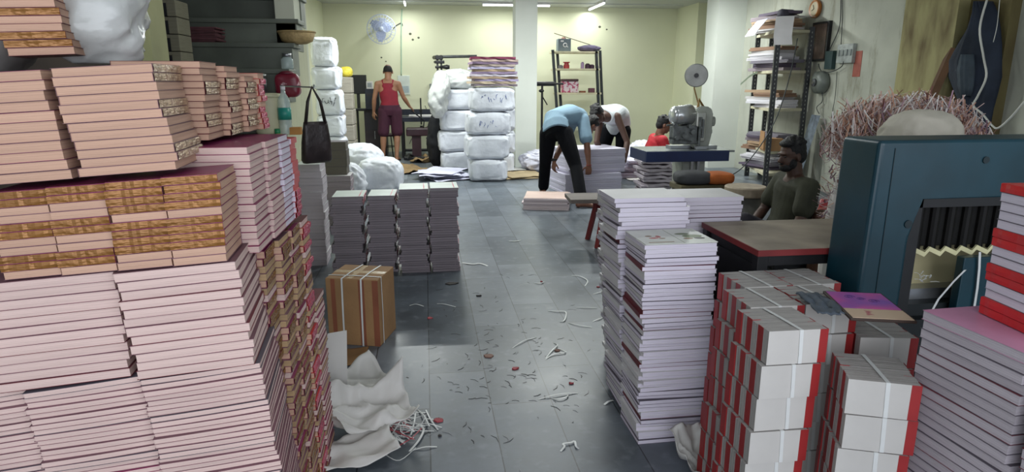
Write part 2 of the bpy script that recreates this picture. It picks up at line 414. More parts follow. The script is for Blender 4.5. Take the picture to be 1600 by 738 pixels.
def column(kind, desc, where, group, cx, cy, z0, z1, w, d, t, pat, yaw=0.0, roll=0.0, lean=(0, 0), jit=0.004, jyaw=0.8, bow=0.0, curve=0.0, groll=False):
    """a column of books lying flat. pat: list (from the top) cycled of (spine, page, cover, tape)"""
    n = max(1, int(round((z1 - z0) / t))); t = round((z1 - z0) / n, 5)
    for i in range(n):                       # i from the bottom
        k = n - 1 - i
        spine, page, cover, tape = pat[k % len(pat)] if not callable(pat) else pat(k, n)
        pr = book_proto(kind, w, d, t, spine, page, cover, tape, bow)
        f = i / max(1, n - 1)
        x = cx + lean[0] * f + R.uniform(-jit, jit) + curve * math.sin(f * PI); y = cy + lean[1] * f + R.uniform(-jit, jit)
        # a tilted book turns about its own middle
        z = z0 + i * t
        if n == 1: lab = f'{desc}, on its own {where}'
        elif k == 0: lab = f'{desc}, topmost {where}'
        elif i == 0: lab = f'{desc}, lowest {where}'
        else: lab = f'{desc}, {ordw(k + 1)} from the top {where}'
        put_book(kind, pr, (x, y, z), (0, -roll * (f if groll else 1), math.radians(yaw + R.uniform(-jyaw, jyaw))), lab, group)

Pk, Wm = PAPER_PINK, PAPER_WARM
pg_f = ('+y', Wm, DUSTY, None); gd_f = ('-y', Wm, MAGENTA, GOLD)     # pages / spine towards the camera
# --- left book wall, top tier (front)
def pat_top(k, n): return ('+y', Wm, DUSTY if k % 4 else MAGENTA, None)
column('textbook', 'warm beige textbook', 'of the left front column, top tier', 'thick textbooks in the left book wall',
       -0.868, 1.57, 1.196, 1.420, 0.236, 0.24, 0.0200, pat_top, yaw=4, roll=math.radians(3.5), lean=(-0.03, 0), jit=.004)
def pat_topr(k, n):
    return ('+x', Wm, DUSTY, SILVER) if k in (0, 1, 4, 5, 9, 10) else ('-x', Wm, DUSTY, None)
column('textbook', 'beige textbook', 'of the right front column, top tier', 'thick textbooks in the left book wall',
       -0.631, 1.555, 1.214, 1.435, 0.190, 0.21, 0.0186, pat_topr, yaw=5, roll=math.radians(3.5), lean=(-0.035, 0), jit=.005)
# top tier, side columns
def sidepat(a, b, tape1, page=Wm, cover=MAROONC, tape2=None):
    def f(k, n):
        if k % (a + b) < a: return ('-x', page, cover, None)
        return ('+x', page, cover, tape2 if (tape2 and (k // (a + b)) % 2) else tape1)
    return f
column('textbook', 'small beige textbook', 'of the second side column, top tier', 'thick textbooks in the left book wall',
       -0.636, 1.755, 1.262, 1.452, 0.2, 0.145, 0.0158, sidepat(3, 2, SILVER), yaw=2, lean=(0.0, 0))
column('textbook', 'small beige textbook', 'of the third side column, top tier', 'thick textbooks in the left book wall',
       -0.622, 1.900, 1.262, 1.445, 0.2, 0.130, 0.0158, sidepat(2, 2, SILVER), yaw=1)
column('textbook', 'small beige textbook', 'of the fourth side column, top tier', 'thick textbooks in the left book wall',
       -0.607, 2.020, 1.262, 1.42, 0.2, 0.105, 0.0158, sidepat(1, 2, SILVER, tape2=None), yaw=0)
column('pink_spined_textbook', 'glossy pink spined textbook', 'of the rearmost side column, top tier', 'thick textbooks in the left book wall',
       -0.598, 2.110, 1.262, 1.43, 0.2, 0.07, 0.0168, sidepat(1, 4, PINKTAPE, cover=REDB), yaw=0)
# --- gold-taped tier (front)
L1 = [gd_f, gd_f, pg_f, pg_f, gd_f, gd_f, pg_f, pg_f, gd_f, gd_f, pg_f, pg_f]
L2 = [gd_f, gd_f, gd_f, gd_f, pg_f, gd_f, gd_f, gd_f, gd_f, pg_f, pg_f]
gx = [-0.918, -0.802, -0.687, -0.571, -0.456]
gn = ['far left', 'second', 'third', 'right corner']
for i in range(4):
    column('taped_textbook', 'textbook', f'of the {gn[i]} front column, gold taped tier', 'gold taped textbooks in the left book wall',
           (gx[i] + gx[i + 1]) / 2 + 0.004, 1.53, 0.992 + 0.006 * i, 1.182 + 0.0085 * i, 0.113, 0.17, 0.0172, L1 if i < 2 else L2, yaw=4, roll=math.radians(3), jit=.0018, jyaw=.4)
# gold tier, side columns
def sp2(k, n): return ('+x', Pk, MAGENTA, SILVER if k in (1, 2, 3) else None) if k < 5 else ('-x', Pk, MAGENTA, None)
column('textbook', 'pale pink textbook', 'of the first side column, middle tier', 'thick textbooks in the left book wall',
       -0.535, 1.70, 0.985, 1.25, 0.22, 0.15, 0.0176, lambda k, n: ('-x', Pk, MAGENTA, None), yaw=1)
column('textbook', 'pale pink textbook', 'of the second side column, middle tier', 'thick textbooks in the left book wall',
       -0.529, 1.852, 0.985, 1.25, 0.22, 0.145, 0.0176, lambda k, n: ('-x', Pk, MAGENTA, None), yaw=0)
column('textbook', 'pale pink textbook', 'of the third side column, middle tier', 'thick textbooks in the left book wall',
       -0.525, 1.985, 0.985, 1.25, 0.22, 0.115, 0.0176, lambda k, n: ('-x', PAPER_LILAC, MAGENTA, None), yaw=-1)
column('textbook', 'lilac edged textbook', 'of the rearmost side column, middle tier', 'thick textbooks in the left book wall',
       -0.520, 2.083, 0.985, 1.235, 0.22, 0.075, 0.0176, lambda k, n: ('+x', PAPER_LILAC, REDB, PINKTAPE if k > 8 else None), yaw=-1)
# --- third tier (front)
column('textbook', 'pink edged textbook', 'of the left front column, third tier', 'thick textbooks in the left book wall',
       -0.832, 1.566, 0.738, 0.990, 0.27, 0.24, 0.0205, [('+y', Pk, DUSTY, None)] * 3 + [('+y', Pk, MAROONC, None)], yaw=5, roll=math.radians(3), jit=.004)
column('textbook', 'pink edged textbook', 'of the right front column, third tier', 'thick textbooks in the left book wall',
       -0.549, 1.562, 0.752, 1.004, 0.252, 0.24, 0.0205, [('+y', Pk, DUSTY, None)] * 3 + [('+y', Pk, MAROONC, None)], yaw=6, roll=math.radians(3), jit=.004, lean=(-0.02, 0))
# --- bottom tier: thin booklets
for nm, cx, ln, zt4 in (('far left', -1.02, -0.03, 0.718), ('middle', -0.745, -0.045, 0.733), ('right corner', -0.482, -0.062, 0.747)):
    column('thin_textbook', 'thin pink edged textbook', f'of the {nm} front column, bottom tier', 'thin textbooks at the bottom of the book wall',
           cx, 1.572, 0.0, zt4, 0.262, 0.24, 0.0137, (lambda k, n, nm=nm: ('+y', Pk, MAGENTA if (nm == 'middle' and k in (17, 18)) else (DUSTY if k % 7 else GREYC), None)),
           yaw=5, jit=.004, lean=(ln, 0.0), jyaw=1.0, roll=math.radians(3), groll=True, bow=0.005)
# --- lower side columns
TAN = mat('tan_edges', '#b89a74', 0.8, .12, 3, .2, 2, rnd=.2, stretch=(2, 2, 130)); A = ('+x', Wm, MAGENTA, GOLD); B = ('-x', Pk, MAGENTA, None); C_ = ('-x', TAN, DUSTY, None); D_ = ('+x', Wm, REDB, PINKTAPE); E_ = ('-x', Pk, MAROONC, None)
S1 = [A, A, C_, C_, A, C_, B, A, C_, A, A, C_, B, C_, A]
S2 = [C_, A, A, C_, C_, A, C_, A, B, A, C_, C_]
S3 = [E_, D_, D_, C_, D_, E_, C_, D_, D_, E_, A, C_]
column('textbook', 'textbook', 'of the first lower side column', 'lower side textbooks in the left book wall', -0.545, 1.76, 0, 0.968, 0.22, 0.12, 0.02, S1, yaw=1, lean=(-0.0, 0), jit=.003, jyaw=1.0)
column('textbook', 'textbook', 'of the second lower side column', 'lower side textbooks in the left book wall', -0.527, 1.885, 0, 0.968, 0.22, 0.12, 0.02, S2, yaw=0, lean=(0.0, 0), jit=.005, jyaw=1.5)
column('textbook', 'textbook', 'of the third lower side column', 'lower side textbooks in the left book wall', -0.52, 2.01, 0, 0.968, 0.22, 0.12, 0.02, S2[5:] + S1, yaw=0, jit=.005, jyaw=1.5)
column('textbook', 'textbook', 'of the fourth lower side column', 'lower side textbooks in the left book wall', -0.512, 2.13, 0, 0.968, 0.22, 0.11, 0.02, S3, yaw=0, jit=.004, jyaw=1.5)
column('textbook', 'magenta covered textbook', 'of the short rear side column', 'lower side textbooks in the left book wall', -0.505, 2.265, 0, 0.66, 0.22, 0.15, 0.02, [E_, C_, E_, B], yaw=-1, jit=.004, jyaw=1.5)
# --- small stack standing on the book wall, upper left corner of the photo
G2 = ('-y', Wm, MAROONC, GOLD); W2 = ('+y', Wm, MAROONC, None)
column('small_textbook', 'small textbook', 'of the leaning stack above the book wall', 'small textbooks stacked above the book wall',
       -0.875, 1.70, 1.462, 1.70, 0.13, 0.14, 0.0165, [W2, W2, W2, W2, W2, W2, W2, W2, G2, W2, W2, G2, G2, W2], yaw=14, roll=math.radians(3), lean=(-0.05, 0), jit=.003)

# --- right: tall stacks of thin white books
LW = ('+y', PAPER_LILAC, GREYC, None)
LR = ('-x', PAPER_LILAC, WHITEC, None); LR2 = ('+x', PAPER_LILAC, GREYC, None)
LM = ('-x', PAPER_LILAC, MAROONC, None)
def rpat(k, n): return ('+y', PAPER_LILAC, WHITEC, None) if k == 0 else LM if R.random() < 0.10 else (LR if R.random() < 0.45 else LR2)
column('softcover_book', 'thin lilac edged softcover', 'of the nearest tall white stack', 'softcovers in the nearest tall stack', 0.945, 2.32, 0, 0.818, 0.285, 0.23, 0.0170, rpat, yaw=0, jit=.007, jyaw=2.0, lean=(-0.015, 0))
column('softcover_book', 'thin white softcover', 'of the second tall white stack', 'softcovers in the second tall stack', 0.965, 2.59, 0, 0.945, 0.30, 0.24, 0.0190, rpat, yaw=1, jit=.010, jyaw=2.5, lean=(-0.06, 0))
column('softcover_book', 'thin white softcover', 'of the stack behind the worktable', 'softcovers behind the worktable', 1.255, 2.80, 0, 0.905, 0.30, 0.24, 0.0190, rpat, yaw=1, jit=.008, jyaw=1.2)
column('softcover_book', 'thin white softcover', 'of the third tall white stack, farthest back', 'softcovers in the third tall stack', 1.03, 2.95, 0, 0.885, 0.25, 0.24, 0.0190, rpat, yaw=1, jit=.012, jyaw=2.5, lean=(-0.07, 0))
# printed cover lying on top of the nearest stack
bm = bmesh.new(); box(bm, -0.142, 0.142, -0.114, 0.114, 0, 0.0018)
for cx, cz, rx, ry, mi in ((-0.075, -0.02, .020, .010, 1), (-0.05, 0.0, .010, .016, 1), (-0.085, 0.012, .014, .010, 2), (-0.045, -0.03, .014, .007, 2),
                           (0.085, -0.01, .040, .026, 3), (0.06, 0.03, .030, .015, 3), (0.10, -0.045, .022, .016, 4), (0.055, -0.045, .02, .012, 2)):
    ell(bm, (cx, cz, 0.0019), (rx, ry, 0.0006), seg=12, mi=mi)
box(bm, 0.012, 0.0135, -0.11, 0.11, 0.0018, 0.0022, 3)
box(bm, -0.12, -0.02, -0.09, -0.083, 0.0018, 0.0022, 2)
tag(obj('printed_cover', bm, [mat('glossy_white_card', '#e3e6dc', 0.35), mat('print_red', '#b5402e', .4), mat('print_brown', '#8a6a3a', .4), mat('print_green', '#6d7f4c', .4), mat('print_dark', '#3c3a2c', .4)],
        None, (0.93, 2.32, 0.8185), (0, 0, 0.03)), 'white printed cover with red and green pictures lying on nearest tall stack', 'book cover')

# ------------------------------------------------------------------ strapped red and white bundles
BW, BD, BH = 0.178, 0.188, 0.102
def bundle_parts():
    n = 6; t = BD / n; out = []
    for k in range(n):
        y0 = -BD / 2 + k * t + 0.0006; y1 = y0 + t - 0.0012; c = 0.0007
        redleft = (k % 2 == 1)
        bm = bmesh.new(); e = 0.0016 * math.sin(k * 2.1)
        box(bm, -BW / 2 + 0.001 + e, BW / 2 - 0.001 + e, y0 + c, y1 - c, 0.001, BH - 0.001 - abs(e), 0)
        for a, b in ((y0, y0 + c), (y1 - c, y1)):
            box(bm, -BW / 2 + e, BW / 2 + e, a, b, 0, BH - abs(e) - (0.0004 if k else 0), 1 if (k == 0 and a == y0) else 3)
        xs = -BW / 2 + e if redleft else BW / 2 + e
        s = -1 if redleft else 1
        lo, hi = sorted((xs, xs + s * 0.0012)); box(bm, lo, hi, y0 - 0.0003, y1 + 0.0003, 0, BH - abs(e), 2)
        lo, hi = sorted((xs + s * 0.0012, xs - s * 0.024)); box(bm, lo, hi, y0 - 0.0004, y0 + 0.0002, 0, BH - abs(e), 2)
        out.append(mesh_of(bm, 'booklet', [PAPER_UP, mat('chalk_white_cover', '#c6c3be', .6, .05, 8), RED, mat('greyed_cover', '#8f8b88', .7, .08, 8)]))
    bm = bmesh.new()
    P = [(0.012, -BD / 2 - 0.001, 0.0), (0.010, -BD / 2 - 0.0012, BH / 2), (0.008, -BD / 2 - 0.0005, BH + 0.0006), (0.0, 0, BH + 0.0014), (-0.008, BD / 2, BH + 0.0006), (-0.01, BD / 2 + 0.0012, BH / 2), (-0.01, BD / 2 + 0.001, 0.0)]
    ribbon(bm, P, 0.011, (1, 0, 0), 0.0005)
    box(bm, 0.006, 0.0085, -BD / 2 - 0.002, -BD / 2 - 0.001, 0.022, 0.036)
    return out, mesh_of(bm, 'strap', STRAP)
BPAR, BSTR = bundle_parts()
def bundle(x, y, z, yaw, label, grp='strapped bundles of red and white booklets'):
    t = thing('book_bundle', label, 'book bundle', (x, y, z), (0, 0, math.radians(yaw)), grp)
    for m in BPAR: link('booklet', m, t)
    link('strap', BSTR, t)
H7 = BH + 0.0015
for (lv, nm, X, Y, yw) in [(7, 'front column under the grey slate', 0.94, 1.57, 0), (7, 'second row, left column', 0.985, 1.765, 0), (7, 'second row, right column', 1.168, 1.765, 0),
                           (7, 'back row, left column', 1.055, 1.955, 0), (7, 'back row, right column', 1.238, 1.955, 0)]:
    for i in range(lv):
        k = lv - 1 - i
        f = -0.006 * k + (R.uniform(-0.004, 0.004)) - (0.012 if k and X < 1 else 0)
        top = 'topmost' if k == 0 else ordw(k + 1) + ' from the top'
        bundle(X + BW / 2 + f, Y + BD / 2 + R.uniform(-.003, .003) - (0.004 if k % 2 else 0), i * H7, yw + R.uniform(-1, 1), f'strapped red white bundle, {top}, {nm}')
for (lv, nm, X, Y, yw) in [(6, 'turned column beside the grey edged stack', 1.235, 1.515, -21), (6, 'turned column right of the slate', 1.445, 1.80, -10)]:
    for i in range(lv):
        k = lv - 1 - i; top = 'topmost' if k == 0 else ordw(k + 1) + ' from the top'
        bundle(X - 0.004 * k + R.uniform(-.003, .003), Y + R.uniform(-.003, .003), i * H7 + (0.0), yw + R.uniform(-1, 1), f'strapped red white bundle, {top}, {nm}')

# framed picture and slate cloth lying on the bundles
t = thing('picture_board', 'old board with purple and pink print lying on the strapped bundles', 'picture', (1.325, 1.70, 0.7275), (0, 0, math.radians(-16))); t.scale = (1.12, 1.15, 1)
bm = bmesh.new(); cbox(bm, (0, 0, 0.006), (0.16, 0.22, 0.009), bev=0.002); obj('backing', bm, mat('dark_frame', '#3a2a22', .6, .2), t)
bm = bmesh.new(); cbox(bm, (0, 0.035, 0.0112), (0.148, 0.135, 0.0014))
pur = mat('purple_print', '#cf5fa0', 0.3, 0.1, 7, second='#8a5cae', thresh=0.5, sharp=0.12)
o = obj('purple_sheet', bm, pur, t)
bm = bmesh.new(); cbox(bm, (0, -0.072, 0.0112), (0.148, 0.07, 0.0014)); obj('yellowed_sheet', bm, mat('yellowed_print', '#cdb49a', 0.4, 0.1, 30, second='#a64a5c', thresh=0.36, sharp=0.06), t)
bm = bmesh.new()
for cx, cy, s in ((-0.025, 0.06, 1), (0.0, 0.045, 0.8), (0.028, 0.03, 1)):
    tube(bm, [(cx + 0.016 * s * (1 - k / 26) * math.cos(k * 0.55), cy + 0.014 * s * (1 - k / 26) * math.sin(k * 0.55), 0.0123) for k in range(22)], 0.0009, 5)
obj('printed_scroll', bm, mat('print_violet', '#5b3a7a', .4), t)
bm = bmesh.new(); g = 14
vs = [[bm.verts.new((-0.135 + 0.085 * i / g * (1 - 0.25 * abs(j / g - .5)) + 0.012 * noise.noise(Vector((i * .5, j * .4, 1))), -0.09 + 0.19 * j / g, 0.004 + 0.012 * (0.5 + noise.noise(Vector((i * .35, j * .3, 5)))))) for j in range(g + 1)] for i in range(g + 1)]
for i in range(g):
    for j in range(g): bm.faces.new((vs[i][j], vs[i + 1][j], vs[i + 1][j + 1], vs[i][j + 1]))
o = obj('folded_cloth', bm, mat('slate_grey_cloth', '#4c5661', 0.8, 0.15, 20, 0.4), None, (1.285, 1.705, 0.7265), (0, 0, math.radians(-14)), True)
md = o.modifiers.new('s', 'SOLIDIFY'); md.thickness = 0.004; md.offset = 1
tag(o, 'slate grey folded cloth lying left of the purple board on the strapped bundles', 'cloth')

# grey edged stack, stack in front of it and red spined stack on top
def gpat(k, n): return ('+x', PAPER_GREY, ROSEC if k == 0 else (MAROONC if k in (4, 8, 14) else GREYC), None)
column('wide_textbook', 'grey edged textbook with rose cover', 'of stack below red spined books', 'grey edged textbooks at the right', 1.460, 1.34, 0, 0.80, 0.25, 0.30, 0.0255, gpat, yaw=3, jit=.003, lean=(0.0, 0))
column('wide_textbook', 'grey edged textbook', 'of nearest stack at right edge', 'grey edged textbooks at the right', 1.470, 1.03, 0, 0.785, 0.25, 0.26, 0.0255, lambda k, n: ('+x', PAPER_GREY, REDB if k < 2 else MAROONC, None), yaw=2, jit=.003)
rs = 'rwwwwrrwwrrwwrr'
column('red_spined_textbook', 'textbook', 'of the red spined stack at the right edge', 'red spined textbooks at the right edge', 1.565, 1.32, 0.8015, 1.152, 0.24, 0.22, 0.0233,
       lambda k, n: ('-x', PAPER_LILAC, REDB, REDB) if rs[min(k, 14)] == 'r' else ('+x', PAPER_LILAC, GREYC, None), yaw=-6, jit=.002, lean=(0.0, 0))

# ------------------------------------------------------------------ worktable
t = thing('worktable', 'low worktable with worn brown plywood top and red edge beside the white stacks', 'table', (1.5, 2.45, 0))
bm = bmesh.new(); x0, x1, y0, y1 = 1.205, 1.98, 2.145, 2.64
box(bm, x0, x1, y0, y1, 0.783, 0.80, bev=0.002); o = obj('tabletop', bm, WOOD, t); o.location = (-1.5, -2.45, 0)
bm = bmesh.new()
box(bm, x0 - .003, x1, y0 - 0.004, y0, 0.776, 0.799); box(bm, x0 - 0.004, x0, y0, y1, 0.776, 0.799); o = obj('edge_strip', bm, REDWOOD, t); o.location = (-1.5, -2.45, 0)
for x, y in ((1.225, 2.165), (1.225, 2.61), (1.95, 2.165), (1.95, 2.61)):
    bm = bmesh.new(); cbox(bm, (x, y, 0.388), (0.042, 0.042, 0.776), bev=0.002); o = obj('leg', bm, BLACK, t); o.location = (-1.5, -2.45, 0)
bm = bmesh.new(); box(bm, x0 + 0.03, x1 - 0.03, y0 + .012, y0 + 0.03, 0.735, 0.776); box(bm, x0 + 0.012, x0 + 0.03, y0 + 0.04, y1 - 0.04, 0.735, 0.776); o = obj('apron', bm, BLACK, t); o.location = (-1.5, -2.45, 0)
bm = bmesh.new(); box(bm, 1.207, 1.222, 2.19, 2.60, 0.03, 0.735); o = obj('side_panel', bm, BLACK, t); o.location = (-1.5, -2.45, 0)

# ------------------------------------------------------------------ paper cutting machine
TEAL = mat('teal_enamel', '#113844', 0.35, 0.16, 5, 0.05, 25)
t = thing('paper_cutter', 'large teal enamelled paper cutting machine with black opening at the right', 'machine', (1.8, 2.0, 0))
MY0, MY1 = 1.93, 2.13
def mo(name, bm, m, smooth=False):
    o = obj(name, bm, m, t, (-1.8, -2.0, 0), smooth=smooth); return o
zt = onY(1450, 219, MY0).z; lx = onY(1366, 300, MY0).x
ox = onY(1432, 330, MY0).x; oz = onY(1450, 312, MY0).z
bm = bmesh.new()
zl = onY(1375, 505, MY0).z
prism(bm, [(lx - 0.012, zl), (ox - 0.01, zl), (ox - 0.01, zl + 0.3), (ox + 0.008, oz - 0.02), (ox + 0.03, oz), (2.75, oz), (2.75, zt), (lx, zt)], MY0, MY1)
bmesh.ops.recalc_face_normals(bm, faces=bm.faces[:])
bmesh.ops.bevel(bm, geom=[e for e in bm.edges if e.calc_length() > 0.05], offset=0.016, segments=4, affect='EDGES', profile=0.5)
mo('frame', bm, TEAL, False)
bm = bmesh.new(); cbox(bm, (lx + 0.02, MY0 - 0.004, zl + 0.02), (0.003, 0.004, 0.05)); cbox(bm, (lx + 0.055, MY0 - 0.0015, (zl + zt) / 2), (0.002, 0.002, zt - zl - 0.05))
cyl(bm, (onY(1540, 250, MY0).x, MY0 - 0.004, onY(1540, 250, MY0).z), (onY(1540, 250, MY0).x, MY0, onY(1540, 250, MY0).z), 0.012)
cyl(bm, (ox - 0.025, MY0 - 0.004, onY(1430, 350, MY0).z), (ox - 0.025, MY0, onY(1430, 350, MY0).z), 0.014)
mo('bolt', bm, mat('dark_teal_enamel', '#0d2228', 0.4))
bm = bmesh.new()                                        # black rim of the opening
zb = onY(1450, 500, MY0).z
box(bm, ox - 0.012, ox + 0.03, MY0 + 0.01, MY1, zb, oz + 0.004); box(bm, ox - 0.012, 2.7, MY0 + 0.01, MY1, oz - 0.03, oz + 0.003)
mo('opening_rim', bm, BLACK)
bm = bmesh.new(); zk = onY(1500, 388, MY0 + .06).z     # clamp with corrugated face
pts = []
xk = ox + 0.03
box(bm, xk, 2.7, MY0 + 0.07, MY1 - 0.02, zk + 0.01, oz - 0.02)
i = 0
while xk + 0.03 + i * 0.062 < 2.65:
    x = xk + 0.04 + i * 0.062
    cyl(bm, (x, MY0 + 0.07, zk - 0.004), (x, MY0 + 0.07, oz - 0.03), 0.019, seg=12); i += 1
mo('clamp', bm, mat('oily_black_iron', '#100f0e', 0.5, 0.3, 20, spec=.2))
bm = bmesh.new(); zz = []
for k in range(0, 16):
    x = xk + 0.02 + k * 0.062
    zz += [(x, zk + 0.014), (x + 0.045, zk - 0.006)]
poly = zz + [(zz[-1][0], zk - 0.014), ] + [(x, z - 0.017) for x, z in zz[::-1][1:]]
prism(bm, poly, MY0 + 0.045, MY0 + 0.052); mo('toothed_strip', bm, mat('cream_strip', '#d8d3a6', 0.5))
bm = bmesh.new(); zp = onY(1480, 420, 2.1).z
box(bm, ox + 0.03, 2.7, MY0 + 0.16, MY1 + 0.0, zp - 0.05, zk + 0.03); mo('back_gauge', bm, mat('bright_cream_steel', '#e6dcae', 0.25, 0.08, 3, metal=0.3))
bm = bmesh.new(); box(bm, ox + 0.03, 2.7, MY0 + 0.1, MY1, zp - 0.09, zp - 0.05); mo('bed', bm, STEEL)
bm = bmesh.new(); a = onY(1510, 400, MY0 + .01); box(bm, a.x - 0.01, 2.6, MY0 + 0.005, MY0 + 0.04, a.z - 0.25, a.z - 0.006, bev=0.004); mo('side_guide', bm, TEAL)
bm = bmesh.new(); box(bm, lx + 0.03, 2.75, MY0 + 0.01, MY1, 0.0, zl - 0.0); box(bm, ox - .02, 2.7, MY0 + 0.05, MY1, zl - 0.002, zp - 0.09); mo('base', bm, mat('black_teal_base', '#0c1518', 0.5))
# straps hanging on it
for nm, pts, lab in (('a', [(1508, 422), (1490, 440), (1466, 468), (1455, 488)], 'white plastic strap slanting down in front of the cutter bed'),
                     ('b', [(1531, 394), (1530, 420), (1527, 450), (1521, 488)], 'white plastic strap hanging straight down the cutter side guide')):
    bm = bmesh.new(); ribbon(bm, [onY(x, y, MY0 - 0.004) for x, y in pts], 0.009, (1, 0, 0), 0.0008)
    tag(obj('plastic_strap', bm, STRAP), lab, 'strap')
bm = bmesh.new()
for k in range(14):
    c = onY(1440 + R.uniform(-12, 16), 436 + R.uniform(-8, 8), MY0 - 0.012); a = R.uniform(0, 3)
    ribbon(bm, [c, c + Vector((math.cos(a) * .02, -.002, math.sin(a) * .01)), c + Vector((math.cos(a) * .035, 0, math.sin(a) * .016 - .004))], 0.003)
tag(obj('paper_offcuts', bm, STRAP), 'small tuft of white paper offcuts caught on the cutter frame', 'paper scraps', kind='stuff')

# ------------------------------------------------------------------ shred sack behind the cutter
SX, SY = onY(1420, 180, 3.05).x, 3.05
def sackmesh(wd, dp, h, seed, amp=0.02, sq=0.55, nu=64, nv=40, bulge=0.0, M=None):
    bm = bmesh.new(); rows = []
    for j in range(nv + 1):
        v = -PI / 2 + PI * j / nv; row = []
        for i in range(nu):
            u = 2 * PI * i / nu
            def sp(a, e): return math.copysign(abs(a) ** e, a)
            cv, sv = sp(math.cos(v), sq), sp(math.sin(v), sq)
            p = Vector((wd / 2 * cv * sp(math.cos(u), sq), dp / 2 * cv * sp(math.sin(u), sq), h / 2 * sv))
            q = p * (7.0) + Vector((seed * 3.7, seed, 0))
            nn = noise.noise(q * 0.6) * 1.0 + noise.noise(q * 1.7) * 0.5 + 0.35 * (1 - abs(noise.noise(q * 2.6 + Vector((0, 0, 9)))) * 2) + 0.5 * (0.4 - abs(noise.noise(Vector((q.x * 2.2 + q.z * 1.8, q.y * 2.2 + q.z, seed)))) * 1.6)
            n = p.normalized() if p.length > 0 else Vector((0, 0, 1))
            p = p + Vector((n.x, n.y, n.z * 0.4)) * amp * nn * (1.0)
            p.z = max(p.z, -h / 2)
            p.z += h / 2
            row.append(bm.verts.new(p))
        rows.append(row)
    for a, b in zip(rows, rows[1:]):
        for i in range(nu): bm.faces.new((a[i], a[(i + 1) % nu], b[(i + 1) % nu], b[i]))
    bmesh.ops.remove_doubles(bm, verts=bm.verts[:], dist=0.0005)
    if M is not None: bmesh.ops.transform(bm, matrix=M, verts=bm.verts[:])
    return bm
o = obj('waste_sack', sackmesh(0.56, 0.54, 0.80, 3, 0.02, 0.6), SACKW, None, (SX + .06, SY, 0), (0, 0, .3), True)
tag(o, 'big white plastic sack overflowing with paper shreds behind the cutting machine', 'sack')
def strips(bm, c, rx, ry, rz, n, ln, wd, mats, seed=1):
    rr = random.Random(seed)
    for k in range(n):
        a = rr.uniform(0, 2 * PI); b = math.acos(rr.uniform(0.0, 1)); s = rr.uniform(0.88, 1.08)
        p = Vector((c[0] + rx * s * math.sin(b) * math.cos(a), c[1] + ry * s * math.sin(b) * math.sin(a), c[2] + rz * s * math.cos(b)))
        nn_ = Vector((p.x - c[0], p.y - c[1], (p.z - c[2]) * 1.3 + .02)).normalized(); d = Vector((rr.uniform(-1, 1), rr.uniform(-1, 1), rr.uniform(-1, 1))); d = (d - nn_ * d.dot(nn_) * .82).normalized(); e = Vector((rr.uniform(-1, 1), rr.uniform(-1, 1), rr.uniform(-1, .2))); e = (e - nn_ * abs(e.dot(nn_)) * .6).normalized()
        L_ = ln * rr.uniform(0.4, 1.2)
        ribbon(bm, [p + d * L_ * (q - .5) + e * L_ * 0.35 * math.sin(q * PI) * rr.uniform(.6, 1) for q in (0, .25, .5, .75, 1)], wd * rr.uniform(.5, 1.3), th=0.0006, mi=rr.choice(mats))
SHM = [mat('shred_pink', '#d9bdb8', .8), mat('shred_white', '#e2dedb', .8), mat('shred_peach', '#c99f88', .8), mat('shred_mauve', '#9d7f8e', .8), mat('shred_dark', '#7b5048', .8)]
bm = bmesh.new()
tp = onY(1425, 150, 3.05).z
ell(bm, (SX, SY + .04, 1.08), (0.32, 0.28, tp - 1.12), mi=0)
strips(bm, (SX, SY + .02, 1.08), 0.345, 0.30, tp - 1.10, 2300, 0.24, 0.0062, [0, 0, 0, 1, 1, 1, 2, 2, 2, 3, 4], 4)
tag(obj('paper_shreds', bm, SHM), 'heap of pink and white paper shreds spilling from the sack behind the cutter', 'paper shreds', kind='stuff')
bm = bmesh.new()
c2 = onY(1310, 260, 3.0)
strips(bm, (c2.x + .06, 3.0, 0.55), 0.09, 0.14, 0.55, 300, 0.12, 0.006, [0, 1, 2, 3, 4], 9)
ell(bm, (c2.x + .06, 3.02, 0.5), (0.07, 0.1, 0.5), mi=1)
tag(obj('shred_trail', bm, SHM), 'narrow trail of shreds in clear film hanging left of the cutting machine', 'paper shreds', kind='stuff')
o = obj('fabric_cover', sackmesh(0.34, 0.28, 0.26, 5, 0.02, 0.8), mat('cream_canvas', '#c9c3b4', 0.7, .08, 4, .5, 8), None, (onY(1440, 195, 2.72).x, 2.72, onY(1440, 192, 2.72).z - 0.2), (0, 0, 0), True)
tag(o, 'cream canvas bag mouth bulging in front of the paper shreds above the cutter', 'bag')
# timber leaning behind
bm = bmesh.new(); a, b = onX(1452, 160, 4.9), onX(1490, 75, 5.0); tube(bm, [Vector((4.75, a.y - .1, .0)), a, b], 0.07, 4, flat=.35)
tag(obj('timber_plank', bm, mat('rough_timber', '#5d4028', .8, .2, 6, .3)), 'dark brown timber plank leaning against the damp wall behind the shreds', 'plank')

# hanging dark garment
def cloth_hang(outline, X, m, label, cat, name, thick=0.10, seed=1):
    """outline rows: list of (py, pxl, pxr), modelled with folds at plane X of the right wall"""
    bm = bmesh.new(); rows = []; n = 22
    for (py, l, r) in outline:
        row = []
        for side in (0, 1):
            for i in range(n + 1):
                k = i if side == 0 else n - i
                p = onX(l + (r - l) * k / n, py, X)
                f = math.sin(PI * k / n)
                fold = 0.5 + 0.5 * noise.noise(Vector((k * 0.33, py * 0.012, seed))) * 1.4
                p.x = X - (thick * f * (0.55 + fold * .6) if side == 0 else 0.0)
                if i in (0, n) and side == 1: continue
                row.append(bm.verts.new(p))
        rows.append(row)
    m_ = len(rows[0])
    for a, b in zip(rows, rows[1:]):
        for i in range(m_): bm.faces.new((a[i], a[(i + 1) % m_], b[(i + 1) % m_], b[i]))
    bm.faces.new(rows[0]); bm.faces.new(rows[-1][::-1])
    o = obj(name, bm, m, smooth=True)
    return tag(o, label, cat)
